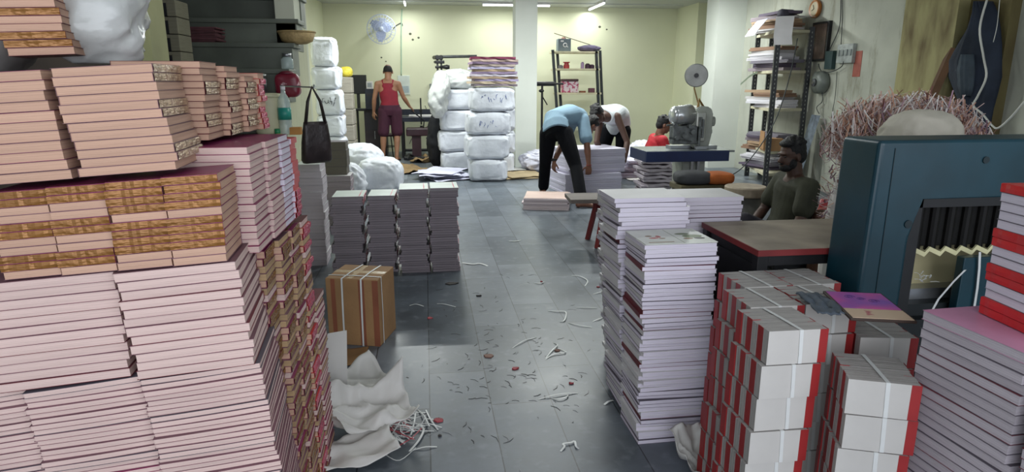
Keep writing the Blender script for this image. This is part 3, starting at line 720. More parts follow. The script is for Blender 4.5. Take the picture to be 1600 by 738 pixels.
ol = [(2, 1535, 1552), (20, 1526, 1560), (45, 1512, 1564), (70, 1494, 1566), (95, 1478, 1566), (120, 1480, 1566), (145, 1492, 1560), (170, 1503, 1553), (195, 1512, 1548), (215, 1520, 1546), (240, 1522, 1546)]
g = cloth_hang(ol, 5.06, mat('navy_black_cloth', '#262f3e', 0.85, 0.25, 5, .4, 30), 'dark navy jacket hanging on the damp right wall above the cutting machine', 'jacket', 'hanging_jacket', 0.16)
cloth_hang([(y, x0, x1) for y, x0, x1 in [(85, 1500, 1522), (110, 1492, 1524), (135, 1496, 1522), (150, 1502, 1518)]], 4.93, mat('slate_cloth', '#3d4852', 0.85, .2, 8), '', '', 'pocket_panel', 0.05)
pp = bpy.data.objects['pocket_panel']; pp.parent = g
for k_ in ('category', 'label'): del pp[k_]
def wire(pts, r, m, label, cat='cable', name='cable', X=None):
    bm = bmesh.new(); P = [onX(x, y, X) for x, y in pts] if X else pts
    # smooth
    Q = []
    for i in range(len(P) - 1):
        a = P[max(i - 1, 0)]; b = P[i]; c = P[i + 1]; d = P[min(i + 2, len(P) - 1)]
        for s in range(5):
            u = s / 5; Q.append(0.5 * ((2 * b) + (-a + c) * u + (2 * a - 5 * b + 4 * c - d) * u * u + (-a + 3 * b - 3 * c + d) * u ** 3))
    Q.append(P[-1]); tube(bm, Q, r, 6); return tag(obj(name, bm, m, smooth=True), label, cat)
WCAB = mat('white_cable', '#cfd0c8', .5)
wire([(1542, 0), (1531, 45), (1537, 90), (1541, 120), (1528, 150), (1521, 165), (1535, 178), (1550, 196), (1560, 200), (1580, 183), (1600, 160), (1640, 120)], 0.009, WCAB, 'thick white cable hanging in a loop in front of the navy jacket', X=4.8)
wire([(1562, 0), (1558, 40), (1552, 66)], 0.003, WCAB, 'thin white cord with a small plug ending beside the navy jacket', X=4.82)

# ------------------------------------------------------------------ things on the right wall
def wallpos(px, py, off=0.0): return onX(px, py, XW - off)
p = wallpos(1277, 14, .0)
t = thing('wall_clock', 'round wooden wall clock with pale face high on the right wall', 'clock', p, (0, -PI / 2, 0))
bm = bmesh.new(); lathe(bm, [(0.10, 0), (0.115, 0.01), (0.115, 0.05), (0.10, 0.06), (0.088, 0.045)], 32); obj('case', bm, mat('orange_wood', '#a5672f', .4), t, smooth=True)
bm = bmesh.new(); lathe(bm, [(0.088, 0.04), (0.088, 0.047)], 32)
obj('dial', bm, mat('aged_dial', '#b7ab8c', .4), t)
bm = bmesh.new(); tube(bm, [(0, 0, .05), (0.05, 0.02, .05)], .004, 5); tube(bm, [(0, 0, .05), (-0.02, 0.05, .05)], .004, 5); obj('hand', bm, BLACK, t)
def wbox(name, x0, y0, x1, y1, depth, m, label, cat, parts=None, grp=None):
    a = onX(x0, y0, XW - depth); b = onX(x1, y1, XW - depth)
    ya, yb = sorted((a.y, b.y)); za, zb_ = sorted((a.z, b.z))
    c = Vector((XW, (ya + yb) / 2, za)); t = thing(name, label, cat, c, group=grp)
    bm = bmesh.new(); box(bm, -depth, 0, ya - c.y, yb - c.y, 0, zb_ - za, bev=0.004); obj('body', bm, m, t)
    if parts: parts(t, depth, (yb - ya) / 2, zb_ - za)
    return t
def bd_parts(t, d, hy, h):
    bm = bmesh.new(); box(bm, -d - 0.004, -d, -hy + 0.03, hy - 0.03, 0.03, h - 0.03); obj('picture', bm, mat('faded_picture', '#6e584c', .5, .2, 6, second='#3e302b', thresh=.5, sharp=.2), t)
wbox('framed_picture', 1270, 36, 1289, 95, 0.05, BLACK, 'dark framed picture hanging beside the rack on the right wall', 'picture', bd_parts)
def sw_parts(t, d, hy, h):
    bm = bmesh.new()
    for k in range(4): cbox(bm, (-d - 0.006, -hy + 2 * hy * (k + .5) / 4, h * .55), (0.012, hy * .28, h * .32))
    obj('switch', bm, mat('grey_switch', '#8b9291', .4), t)
wbox('switchboard', 1309, 70, 1330, 98, 0.05, mat('switchboard_plate', '#a7adab', .4, .15, 20), 'grey switchboard with switches on the right wall', 'switchboard', sw_parts)
wbox('socket_box', 1290, 80, 1298, 108, 0.06, mat('dark_teal_box', '#2a4446', .5), 'narrow dark teal socket box left of the switchboard', 'socket')
wbox('red_sticker', 1336, 80, 1343, 120, 0.004, mat('faded_red', '#a85a4c', .6, .15, 10), 'faded narrow red sticker on the right wall beside switchboard', 'sticker')
p = wallpos(1287, 129)
t = thing('wall_meter', 'round grey metal fitting hanging under the socket box on right wall', 'electric fitting', p, (0, -PI / 2, 0))
bm = bmesh.new(); lathe(bm, [(0.14, 0), (0.15, 0.03), (0.14, 0.10), (0.06, 0.13)], 28); obj('housing', bm, mat('grey_fitting', '#717771', .4, .15, 8), t, smooth=True)
bm = bmesh.new(); lathe(bm, [(0.05, .13), (0.05, .15), (.02, .16)], 20); obj('hub', bm, DSTEEL, t)
DC = mat('dark_cable', '#34393b', .6)
wire([(1314, 0), (1312, 40), (1300, 70), (1292, 85)], 0.006, DC, 'dark cable running down the right wall to the socket box', X=XW - .02)
wire([(1316, 0), (1316, 35), (1314, 70)], 0.005, DC, 'dark cable dropping straight to the switchboard from above', X=XW - .02)
wire([(1279, 100), (1284, 112), (1300, 112), (1315, 104), (1318, 96)], 0.006, DC, 'short dark cable looping from switchboard to round fitting', X=XW - .05)
wire([(1308, 112), (1305, 150), (1300, 180), (1299, 205)], 0.004, DC, 'thin cable hanging loose down the right wall below the switchboard', X=XW - .02)
wire([(1284, 142), (1285, 158), (1276, 168), (1280, 178)], 0.005, DC, 'short cable curling below the round wall fitting', X=XW - .05)
bm = bmesh.new(); a = onX(1258, 232, 5.0); b = onX(1275, 180, 5.1); bm2 = bm
a2 = Vector((a.x - .12, a.y + (a.y - b.y) * 2.2, 0.02)); tube(bm, [a2, a, b], 0.10, 4, flat=0.15); tag(obj('leaning_panel', bm, mat('blue_grey_panel', '#5f6a76', .5, .25, 20)), 'narrow blue grey panel leaning on the right wall beside the rack', 'panel')

# ------------------------------------------------------------------ four book piles in the aisle
def mpat(seed):
    rr = random.Random(seed)
    def f(k, n):
        if k == 0: return ('+x', PAPER_DIM, PALEG, REDPINK)
        b = (k // 5) % 2
        return ('+x', PAPER_DIM, GREYC, REDPINK if k % 5 in (0, 1) else None) if b == 0 else ('-x', PAPER_DIM, GREYC, None)
    return f
REDPINK = mat('red_white_spine', '#c9576a', 0.4, 0.1, 30, second='#d9c9cc', thresh=0.5, sharp=0.05)
topn = ['leftmost pile', 'second pile from left', 'third pile from left', 'rightmost pile']
for i, (xl, xr, yf, h) in enumerate([(514, 572, 4.75, 0.59), (575, 618, 4.76, 0.59), (623, 669, 4.72, 0.64), (672, 716, 4.72, 0.645)]):
    a = onY(xl, 360, yf).x; b = onY(xr, 360, yf).x
    wd = min(b - a - 0.004, 0.225); cx = (a + b) / 2
    for seg in range(4):       # four batches turned alternately, ragged at the joints
        z0 = h * seg / 4; z1 = h * (seg + 1) / 4
    n = int(h / 0.0175)
    def pat(k, n_, i=i):
        if k == 0: return ('+x', PAPER_DIM, PALEG, REDPINK)
        return ('+x', PAPER_DIM, GREYC, REDPINK) if (k // 4) % 2 == 0 else ('-x', PAPER_DIM, GREYC, REDPINK)
    t_ = round(h / n, 5)
    for q in range(n):
        k = n - 1 - q; sp_, pg, cv, tp_ = pat(k, n)
        pr = book_proto('aisle_book', round(wd, 3), 0.29, t_, sp_, pg, cv, tp_, 0, tapew=0.035)
        off = 0.013 if (k // 4) % 2 == 0 else -0.012
        lab = f'grey edged book, {"topmost with pale green cover" if k == 0 else ordw(k + 1) + " from the top"} of the {topn[i]} in aisle'
        put_book('aisle_book', pr, (cx + off * (0.7 if i != 3 else .4) + R.uniform(-.004, .004), yf + 0.145 + R.uniform(-.004, .004), q * t_), (0, 0, math.radians(R.uniform(-1.3, 1.3))), lab, 'books in the four aisle piles')

# ------------------------------------------------------------------ cardboard carton
t = thing('cardboard_carton', 'brown cardboard carton with white straps standing on the floor by the book wall', 'box', (-0.385, 3.49, 0), (0, 0, math.radians(-16)))
t.scale = (0.86, 0.80, 0.95)
bm = bmesh.new(); v = box(bm, -0.17, 0.17, -0.17, 0.17, 0, 0.40, bev=0.006); obj('body', bm, CARDB, t)
bm = bmesh.new()
for x in (-0.135, 0.045, 0.165 - .03): box(bm, x, x + 0.028 + (0.01 if x > 0 else 0), -0.1708, -0.17, 0.004, 0.396)
obj('printed_stripes', bm, CARDD, t)
bm = bmesh.new(); box(bm, -0.17, 0.17, -0.025, 0.03, 0.4, 0.4008); box(bm, -0.03, 0.0, -0.16, 0.16, 0.4, 0.4012); obj('packing_tape', bm, mat('shiny_tape', '#c2a47c', .2), t)
bm = bmesh.new(); P = [(-0.15, -0.1715, .38), (-0.12, -0.1715, .375), (-.13, -.1715, .3)]
box(bm, 0.02, 0.032, 0.171, 0.1725, 0.1, 0.3)
e = 0.1735
for x in (-0.065, 0.06, ):
    ribbon(bm, [(x, -e, 0.0), (x + .002, -e, .2), (x + .006, -e, 0.402), (x + 0.01, 0, 0.404), (x + .02, e, 0.402), (x + .02, e, 0.0)], 0.011, (1, 0, 0), 0.001)
ribbon(bm, [(e, -0.10, 0.0), (e, -0.095, 0.2), (e, -0.10, 0.402), (0, -0.10, 0.4045), (-e, -0.1, 0.402), (-e, -0.1, 0)], 0.011, (0, 1, 0), 0.001)
obj('strap', bm, STRAP, t)
def sheet(name, c, w, d, yaw, amp, m, label, cat, seed=1, tilt=(0, 0), n=26, curl=0.0, group=None, th=0.0015, poly=None):
    bm = bmesh.new(); vs = []
    for i in range(n + 1):
        row = []
        for j in range(n + 1):
            u, v_ = i / n - .5, j / n - .5
            z = amp * (0.3 + 0.65 * noise.noise(Vector((u * 3.1 + seed * 5.3, v_ * 3.1, seed))) + 0.25 * (0.4 - abs(noise.noise(Vector((u * 4 + seed * 2.3, v_ * 3.5 + u * 2, seed + 9)))) * 2.2)) + curl * (abs(u) * 2) ** 3 + curl * .8 * max(0, v_) ** 2 * 4
            xs = u * w * (1 + 0.15 * noise.noise(Vector((v_ * 3, seed, 0)))) ; ys = v_ * d * (1 + .15 * noise.noise(Vector((u * 3, seed, 4))))
            row.append(bm.verts.new((xs, ys, max(0.001, z))))
        vs.append(row)
    for i in range(n):
        for j in range(n): bm.faces.new((vs[i][j], vs[i + 1][j], vs[i + 1][j + 1], vs[i][j + 1]))
    o = obj(name, bm, m, None, c, (tilt[0], tilt[1], math.radians(yaw)), True)
    md = o.modifiers.new('s', 'SOLIDIFY'); md.thickness = th; md.offset = 1
    return tag(o, label, cat, group)
p = onZ(538, 560); sheet('cardboard_sheet', (p.x, p.y, 0.001), 0.24, 0.22, 5, 0.006, CARDB, 'flat piece of brown cardboard on the floor in front of the carton', 'cardboard', 2, th=.004)
WPAP = mat('white_poly_paper', '#cfcdc8', 0.5, 0.05, 4, .3, 6)
p = onZ(560, 640); sheet('wrapper_sheet', (p.x - 0.03, p.y + 0.10, 0.012), 0.33, 0.26, 35, 0.07, WPAP, 'rear crumpled white wrapping sheet on the floor beside the book wall', 'wrapping paper', 3, curl=0.05, tilt=(.25, -.1))
p = onZ(565, 680); sheet('wrapper_sheet', (p.x + 0.01, p.y + 0.05, 0.05), 0.36, 0.24, 25, 0.10, WPAP, 'middle crumpled white wrapping sheet leaning over paper offcuts on the floor', 'wrapping paper', 7, curl=0.06, tilt=(0.2, 0.15))
p = onZ(555, 715); sheet('wrapper_sheet', (p.x - 0.02, p.y + 0.0, 0.012), 0.34, 0.20, 20, 0.045, WPAP, 'front crumpled white wrapping sheet lying flat on the floor', 'wrapping paper', 11, curl=0.03)
p = onZ(1080, 715); sheet('wrapper_sheet', (p.x + .02, p.y - 0.05, 0.004), 0.20, 0.24, 15, 0.09, WPAP, 'crumpled white wrapping sheet at the foot of the nearest white stack', 'wrapping paper', 14, curl=0.05, tilt=(0.35, 0))
# leaning white board behind the book wall
bm = bmesh.new(); box(bm, -0.10, 0.13, -0.002, 0.002, 0, 0.40)
tag(obj('white_board', bm, WPAP, None, (-0.505, 2.62, 0.0), (math.radians(12), 0, math.radians(20))), 'white card leaning behind the book wall near the carton', 'card')
# strapping scraps and offcuts
bm = bmesh.new(); c = onZ(630, 665)
rr = random.Random(5)
for k in range(70):
    a = rr.uniform(0, 2 * PI); L_ = rr.uniform(.05, .2); p = c + Vector((rr.gauss(-.02, .06), rr.gauss(0, .05), rr.uniform(.002, .02)))
    d = Vector((math.cos(a), math.sin(a), 0)); e = Vector((-d.y, d.x, 0)) * rr.uniform(-.05, .05)
    ribbon(bm, [p - d * L_ / 2, p + e * .6 + Vector((0, 0, rr.uniform(0, .012))), p + d * L_ / 2 + e * .2 - Vector((0, 0, p.z - .002))], rr.uniform(.003, .007), th=.0006, mi=0 if k % 6 else 1)
tag(obj('strap_offcuts', bm, [STRAP, mat('red_scrap', '#b5424e', .5)]), 'tangle of white strap offcuts and red scraps on the floor by the wrapping sheets', 'offcuts', kind='stuff')
def floor_scrap(pts, wd, m, label, grp='white strap scraps on the floor', lift=0.0015, z=0.006):
    bm = bmesh.new(); P = [onZ(x, y, 0.0) for x, y in pts]
    for i, q in enumerate(P): q.z = 0.0012 + (z if 0 < i < len(P) - 1 else 0)
    Q = []
    for i in range(len(P) - 1):
        a = P[max(i - 1, 0)]; b = P[i]; c = P[i + 1]; d = P[min(i + 2, len(P) - 1)]
        for s in range(4):
            u = s / 4; Q.append(0.5 * ((2 * b) + (-a + c) * u + (2 * a - 5 * b + 4 * c - d) * u * u + (-a + 3 * b - 3 * c + d) * u ** 3))
    Q.append(P[-1])
    for q in Q: q.z = max(q.z, .001)
    ribbon(bm, Q, wd, (0.3, 0.1, 0) if False else None, th=0.001)
    return tag(obj('strap_scrap', bm, m), label, 'scrap', grp)
SC_W = [([(876, 706), (882, 700), (880, 696), (892, 694), (898, 692), (900, 700), (905, 702)], .008, 'zigzag white strap scrap lying alone nearest the camera on the aisle'),
        ([(841, 625), (860, 621), (884, 617), (903, 615)], .006, 'long straight white strap scrap on the aisle slabs'),
        ([(862, 623), (874, 626), (886, 622), (887, 617)], .006, 'curved white strap scrap touching the long straight one'),
        ([(853, 560), (863, 549), (871, 541), (865, 536)], .007, 'white strap scrap forming the left arm of a knot mid aisle'),
        ([(852, 562), (866, 555), (884, 552), (872, 545)], .007, 'bent white strap scrap in the knot mid aisle'),
        ([(856, 486), (870, 488), (884, 489), (882, 502), (874, 503)], .008, 'hooked white strap scrap in the upper middle of the aisle'),
        ([(893, 431), (906, 433), (918, 440), (914, 447)], .008, 'curled white strap scrap in the aisle near the red stool'),
        ([(900, 481), (918, 482), (933, 482)], .006, 'straight white strap scrap near the white stacks, left of them'),
        ([(888, 505), (905, 510), (925, 512)], .006, 'slightly bent white strap scrap below the straight one beside white stacks'),
        ([(927, 460), (938, 458), (944, 455)], .006, 'short white strap scrap close to the second white stack'),
        ([(926, 503), (936, 500), (945, 496)], .006, 'short slanting white strap scrap close to the third white stack'),
        ([(944, 633), (950, 630), (958, 626)], .010, 'stubby white scrap at the foot of the white stacks'),
        ([(800, 545), (812, 538), (822, 533), (838, 528)], .005, 'thin white thread scrap left of the knot'),
        ([(683, 475), (695, 477), (712, 480)], .006, 'white and red scrap near the aisle piles, right of the carton'),
        ([(640, 478), (650, 477), (662, 479)], .006, 'short white scrap just right of the carton'),
        ([(835, 443), (845, 444), (850, 441)], .010, 'small white scrap with red mark in the aisle centre'),
        ([(722, 411), (738, 414), (750, 413), (762, 416)], .018, 'crumpled clear plastic strip right of the aisle piles'),
        ([(795, 377), (805, 378), (814, 376)], .012, 'small white scrap farthest up the aisle'),
        ([(640, 706), (655, 690), (662, 674), (655, 668), (644, 676)], .009, 'thick white strap loop beside the wrapping sheets'),
        ([(645, 704), (665, 701), (683, 699)], .006, 'thin white strap end pointing right from the offcut tangle'),
        ([(590, 700), (605, 715), (625, 722), (650, 700)], .003, 'thin grey thread curling on the floor in front of wrapping sheets')]
for pts, wd_, lab in SC_W: floor_scrap(pts, wd_, STRAP, lab)
REDS = mat('red_paper_scrap', '#a8434b', .6, .1, 20); DKS = mat('dark_scrap', '#35302e', .7, .1, 20)
for (px, py, s_, m_, lab) in [(686, 658, .022, REDS, 'folded red paper scrap in the near aisle left of the long slab line'), (687, 682, .010, DKS, 'tiny dark scrap below the folded red one'), (805, 577, .020, REDS, 'flat pinkish red scrap in the middle aisle'),
                        (892, 600, .012, REDS, 'small red scrap right of the middle aisle'), (706, 444, .045, DKS, 'dark smear of torn paper right of the aisle piles'), (748, 463, .018, DKS, 'short black scrap in the aisle'),
                        (672, 498, .018, REDS, 'small red scrap right of the carton'), (846, 441, .012, REDS, 'red speck scrap in the upper aisle'), (935, 449, .02, REDS, 'thin red scrap near the white stacks'), (765, 557, .03, mat('tan_scrap', '#8d6a5c', .7), 'thin reddish tan scrap in the left part of the aisle'), (870, 549, .016, mat('tan_scrap', '#8d6a5c'), 'tan scrap inside the strap knot')]:
    c = onZ(px, py); bm = bmesh.new(); a = R.uniform(0, 3)
    pts = [Vector((math.cos(a + q) * s_ * R.uniform(.7, 1.2), math.sin(a + q) * s_ * R.uniform(.4, .8), 0)) for q in (0, 1.2, 2.3, 3.4, 4.6, 5.5)]
    lo = [bm.verts.new(p_ + Vector((0, 0, 0.0))) for p_ in pts]; hi = [bm.verts.new(p_ * .96 + Vector((0, 0, .003 + R.uniform(0, .006)))) for p_ in pts]
    bm.faces.new(lo[::-1]); bm.faces.new(hi)
    for k in range(6): bm.faces.new((lo[k], lo[(k + 1) % 6], hi[(k + 1) % 6], hi[k]))
    tag(obj('floor_scrap', bm, m_, None, (c.x, c.y, 0.0006)), lab, 'scrap', 'red and dark scraps on the floor')
bm = bmesh.new(); rr = random.Random(31)
for k in range(150):
    c = onZ(rr.gauss(790, 75), min(738, max(430, rr.gauss(565, 60)))); a = rr.uniform(0, PI); L_ = rr.uniform(.006, .03)
    d = Vector((math.cos(a), math.sin(a), 0)) * L_
    ribbon(bm, [c - d + Vector((0, 0, .001)), c + Vector((d.y * .3, -d.x * .3, .002)), c + d + Vector((0, 0, .001))], rr.uniform(.0012, .003), mi=rr.choice([0, 0, 0, 1]))
tag(obj('floor_litter', bm, [DKS, mat('grey_lint', '#a3a3a6', .8)]), 'fine dark threads and lint scattered over the middle of the aisle floor', 'litter', kind='stuff')

# ------------------------------------------------------------------ left: magazines, things by the stairs
MAGB = mat('white_green_cover', '#c9cfcf', 0.35, 0.1, 10, second='#2f6e60', thresh=0.36, sharp=0.03)
def simple_column(name, desc, where, grp, px0, px1, Y, d, z0, z1, t, page, covers, yaw=0, jit=.006, tapes=(None,)):
    a, b = onY(px0, 300, Y).x, onY(px1, 300, Y).x
    column(name, desc, where, grp, (a + b) / 2, Y + d / 2, z0, z1, round(b - a, 3), d, t, lambda k, n: ('+y', page, covers[k % len(covers)], tapes[k % len(tapes)]), yaw=yaw, jit=jit, jyaw=1.5)
simple_column('magazine_bundle', 'thick grey magazine bundle', 'of the pile under the hanging bag', 'magazine bundles under the bag', 466, 504, 5.0, 0.24, 0, onY(480, 257, 5.0).z, 0.055, PAPER_GREY, [MAGB, WHITEC, GREYC], tapes=(MAGB, None, None, None))
simple_column('paper_bundle', 'dusky paper bundle', 'of the pile right of the hanging bag', 'dusky bundles right of the bag', 508, 549, 6.4, 0.26, 0, onY(525, 275, 6.4).z, 0.05, PAPER_DIM, [WHITEC, DUSTY])
simple_column('paper_bundle', 'dark grey paper bundle', 'of the pile top beside the hanging bag', 'dusky bundles right of the bag', 510, 545, 6.46, 0.2, onY(525, 275, 6.4).z + .003, onY(525, 222, 6.46).z, 0.09, mat('dark_kraft', '#5c574e', .8, .1, 5, stretch=(1, 1, 80)), [GREYC])

# hanging brown bag
t = thing('hanging_bag', 'dark brown carry bag hanging by its handles on the left stub wall', 'bag', onY(495, 250, 4.75))
c = t.location.copy(); c0 = c.copy(); c.y = 4.915; t.rotation_euler = (0, math.radians(6), math.radians(-62)); bm = bmesh.new()
q = [onX(470, 190, -.93), onX(492, 188, -.93), onX(511, 245, -.93), onX(484, 250, -.93)]
q = [v - c for v in q]
Y0, Y1 = 4.75 - c.y, 5.08 - c.y
zb_, zt_ = onY(497, 250, 4.9).z - CAMH * 0 - c.z, onY(482, 188, 4.9).z - c.z
rows = []
for j, (zz_, ww, tk) in enumerate([(zb_, 0.20, .035), (zb_ + .02, .22, .05), ((zb_ + zt_) / 2, .21, .045), (zt_ - .03, .18, .02), (zt_, .17, .012)]):
    rows.append([bm.verts.new((tk * math.sin(a_) * (1 + .2 * math.sin(3 * a_)) + 0.0, (Y0 + Y1) / 2 + ww / 2 * math.copysign(abs(math.cos(a_)) ** .5, math.cos(a_)), zz_)) for a_ in [2 * PI * k / 24 for k in range(24)]])
for a, b in zip(rows, rows[1:]):
    for i in range(24): bm.faces.new((a[i], a[(i + 1) % 24], b[(i + 1) % 24], b[i]))
bm.faces.new(rows[0][::-1]); bm.faces.new(rows[-1])
BAGM = mat('dark_brown_bag', '#33292b', 0.4, 0.25, 9, .6, 20); obj('body', bm, BAGM, t, smooth=True)
for s_ in (-.012, .012):
    bm = bmesh.new(); ym = (Y0 + Y1) / 2
    tube(bm, [(s_, ym - .07, zt_ - .01), (s_ * .6, ym - .05, zt_ + .14), (-.02, ym - .01, zt_ + .24), (s_ * .6, ym + .04, zt_ + .14), (s_, ym + .07, zt_ - .01)], .009, 8); obj('handle', bm, BAGM, t, smooth=True)
bpy.context.view_layer.update()
hp_ = t.matrix_basis @ Vector((-.02, ym - .01, zt_ + .235))
bm = bmesh.new(); tube(bm, [(-.992, hp_.y + .01, hp_.z + .01), (hp_.x - .01, hp_.y, hp_.z + .002), (hp_.x + .012, hp_.y, hp_.z), (hp_.x + .016, hp_.y, hp_.z + .02)], .006, 6); o = obj('wall_hook', bm, STEEL, t); o.matrix_parent_inverse = t.matrix_basis.inverted()

# goods standing on the steps  (tops: 1.06 / 1.30 / 1.50 / 1.695)
def on_step(px, Y): return onY(px, 150, Y).x
x = on_step(443, 4.56)
t = thing('plastic_bottle', 'clear plastic bottle with teal label standing on the lowest visible step', 'bottle', (x - .0, 4.55, 1.06))
bm = bmesh.new(); lathe(bm, [(.040, 0), (.043, .01), (.043, .06), (.040, .07), (.043, .08), (.043, .2), (.038, .235), (.016, .275), (.014, .30)], 20); obj('body', bm, CLEAR, t, smooth=True)
bm = bmesh.new(); lathe(bm, [(.0435, .10), (.0435, .18)], 20); obj('wrap', bm, mat('teal_label', '#2c9182', .4), t, smooth=True)
bm = bmesh.new(); lathe(bm, [(.016, .298), (.016, .32)], 14); obj('cap', bm, WHITEC, t)
t = thing('plastic_drum', 'cream plastic drum on the step behind the top of book wall', 'container', (on_step(419, 4.62), 4.62, 1.06))
bm = bmesh.new(); lathe(bm, [(.09, 0), (.098, .02), (.100, .23), (.096, .26), (.088, .262)], 28); obj('body', bm, mat('cream_plastic', '#c9c5a4', .45, .06, 6), t, smooth=True)
bm = bmesh.new(); lathe(bm, [(.101, .245), (.101, .27), (.03, .275)], 28); obj('lid', bm, mat('cream_plastic', '#c9c5a4'), t, smooth=True)
t = thing('steel_canister', 'small steel canister with lid standing above the cream drum', 'canister', (on_step(404, 4.86), 4.86, 1.30))
bm = bmesh.new(); lathe(bm, [(.062, 0), (.064, .01), (.064, .145), (.06, .15)], 24); obj('body', bm, STEEL, t, smooth=True)
bm = bmesh.new(); lathe(bm, [(.066, .135), (.066, .16), (.05, .168), (.01, .17)], 24); obj('lid', bm, mat('dull_steel', '#8c8e88', .35, .1, 8, metal=.7), t, smooth=True)
t = thing('yellow_pot', 'yellow cloth covered pot below the bottle beside the book wall', 'pot', (on_step(431, 4.36), 4.36, 0.0))
bm = bmesh.new(); lathe(bm, [(.06, .0), (.07, .02), (.07, .86), (.06, .88)], 16); obj('support_drum', bm, SIDEY, t)
bm = bmesh.new(); lathe(bm, [(.07, .88), (.082, .91), (.085, .97), (.072, 1.03), (.03, 1.05)], 20); obj('pot_body', bm, mat('mustard_cloth', '#b3a55a', .8, .15, 14, .4), t, smooth=True)
bm = bmesh.new(); lathe(bm, [(.03, 1.05), (.035, 1.065), (.02, 1.08)], 14); obj('knot', bm, mat('mustard_cloth', '#b3a55a'), t, smooth=True)
RB = mat('dark_red_print', '#7c2234', .35, .1, 14, second='#d8b9bd', thresh=.36, sharp=.02)
t = thing('printed_pouch', 'dark red printed pouch standing on the step above the bottle', 'pouch', (on_step(452, 4.9), 4.87, 1.30))
obj('body', sackmesh(.17, .11, .17, 8, .008, .5), RB, t, smooth=True)
bm = bmesh.new(); lathe(bm, [(.06, .165), (.04, .18), (.02, .185)], 16); obj('mouth', bm, mat('dark_red_plain', '#6c1e2e', .4), t, smooth=True)
t = thing('glass_jar', 'small glass jar standing on the step just above the red pouch', 'jar', (on_step(452, 5.08), 5.10, 1.50))
bm = bmesh.new(); lathe(bm, [(.04, 0), (.044, .01), (.044, .07), (.03, .09)], 20); obj('body', bm, CLEAR, t, smooth=True)
bm = bmesh.new(); lathe(bm, [(.034, .088), (.034, .115), (.01, .118)], 16); obj('lid', bm, STEEL, t, smooth=True)
t = thing('cane_basket', 'tan cane bowl sticking out at the right end of the step', 'basket', (on_step(463, 5.1), 5.10, 1.50))
t.location = (onY(465, 70, 5.34).x, 5.34, 1.695)
bm = bmesh.new(); lathe(bm, [(.07, 0), (.115, .02), (.14, .085), (.132, .085), (.108, .03), (.06, .012)], 30); obj('bowl', bm, mat('tan_cane', '#b39a6a', .7, .15, 30, .5, 60), t, smooth=True)
bm = bmesh.new(); tube(bm, [(math.cos(a_) * .14, math.sin(a_) * .14, .088) for a_ in [2 * PI * k / 24 for k in range(24)]], .006, 6, closed=True); obj('rim', bm, mat('tan_cane', '#b39a6a'), t, smooth=True)
# small orange block and green lid on ledge
bm = bmesh.new(); cbox(bm, (0, 0, .025), (.08, .06, .05), bev=.004); tag(obj('orange_carton', bm, mat('orange_card', '#b9823f', .6), None, (on_step(458, 4.56), 4.55, 1.06)), 'small orange carton beside the clear bottle on the step', 'box')
bm = bmesh.new(); lathe(bm, [(.02, 0), (.02, .04), (.01, .042)], 14); tag(obj('green_cap', bm, mat('green_plastic', '#2f8a5b', .4), None, (-0.99, 4.53, 1.06), smooth=True), 'small green cap at the end of the step beside orange carton', 'cap')
# newspaper bundles on the stairs
NEWS = mat('tied_newspaper', '#8d8a74', .8, .15, 6, second='#23242a', thresh=.47, sharp=.03, stretch=(.4, .4, 3.2))
for k in range(4):
    t = thing('newspaper_bundle', f'tied bundle of old newspaper on the stairs, {["lowest", "second", "third", "topmost"][k]} of its stack', 'newspaper bundle', (onY(252, 50, 4.9).x, 5.02, 1.50 + k * .115), group='newspaper bundles on the stairs')
    bm = bmesh.new(); box(bm, -.11, .11, -.12, .12, 0, .112, bev=.012); obj('paper', bm, mat('news_dark', '#2b2c30', .8, .2, 8, stretch=(1, 1, 40)), t)
    bm = bmesh.new(); box(bm, -.112, .112, -.122, .122, .088, .113, bev=.004); box(bm, .05, .114, -.123, .123, 0.002, .112, bev=.006); obj('folded_edge', bm, mat('news_pale', '#97937d', .8, .15, 8, stretch=(1, 1, 60)), t)
for k in range(9):
    bm = bmesh.new(); box(bm, -.11, .11, -.1, .1, 0, .012, bev=.002)
    tag(obj('file_folder', bm, mat('dark_red_file', '#6a4146', .7, .2, 10, rnd=.5), None, (onY(292, 20, 5.0).x + R.uniform(-.01, .01), 5.34, 1.695 + k * .0125), (0, 0, R.uniform(-.08, .08))), f'dark reddish file on the stairs beside newspapers, {ordw(k + 1)} from the bottom', 'file', 'files beside the newspapers')
# polythene bag and cloth on top of the book wall
o = obj('polythene_bag', sackmesh(.20, .2, .30, 12, .05, .6), PLAST, None, (onY(163, 60, 1.86).x, 1.86, 1.448), (0, 0, .4), True); tag(o, 'cloudy white polythene bag behind the leaning stack above the book wall', 'plastic bag')
o = obj('cloth_bundle', sackmesh(.22, .22, .40, 14, .015, .8), mat('dusty_grey_cloth', '#6f6c68', .85, .15, 6, .4, 12), None, (onY(8, 50, 1.8).x - .03, 1.80, 1.42), (0, 0, 0), True); tag(o, 'dusty grey cloth bundle at the far left photo edge above the book wall', 'cloth bundle')

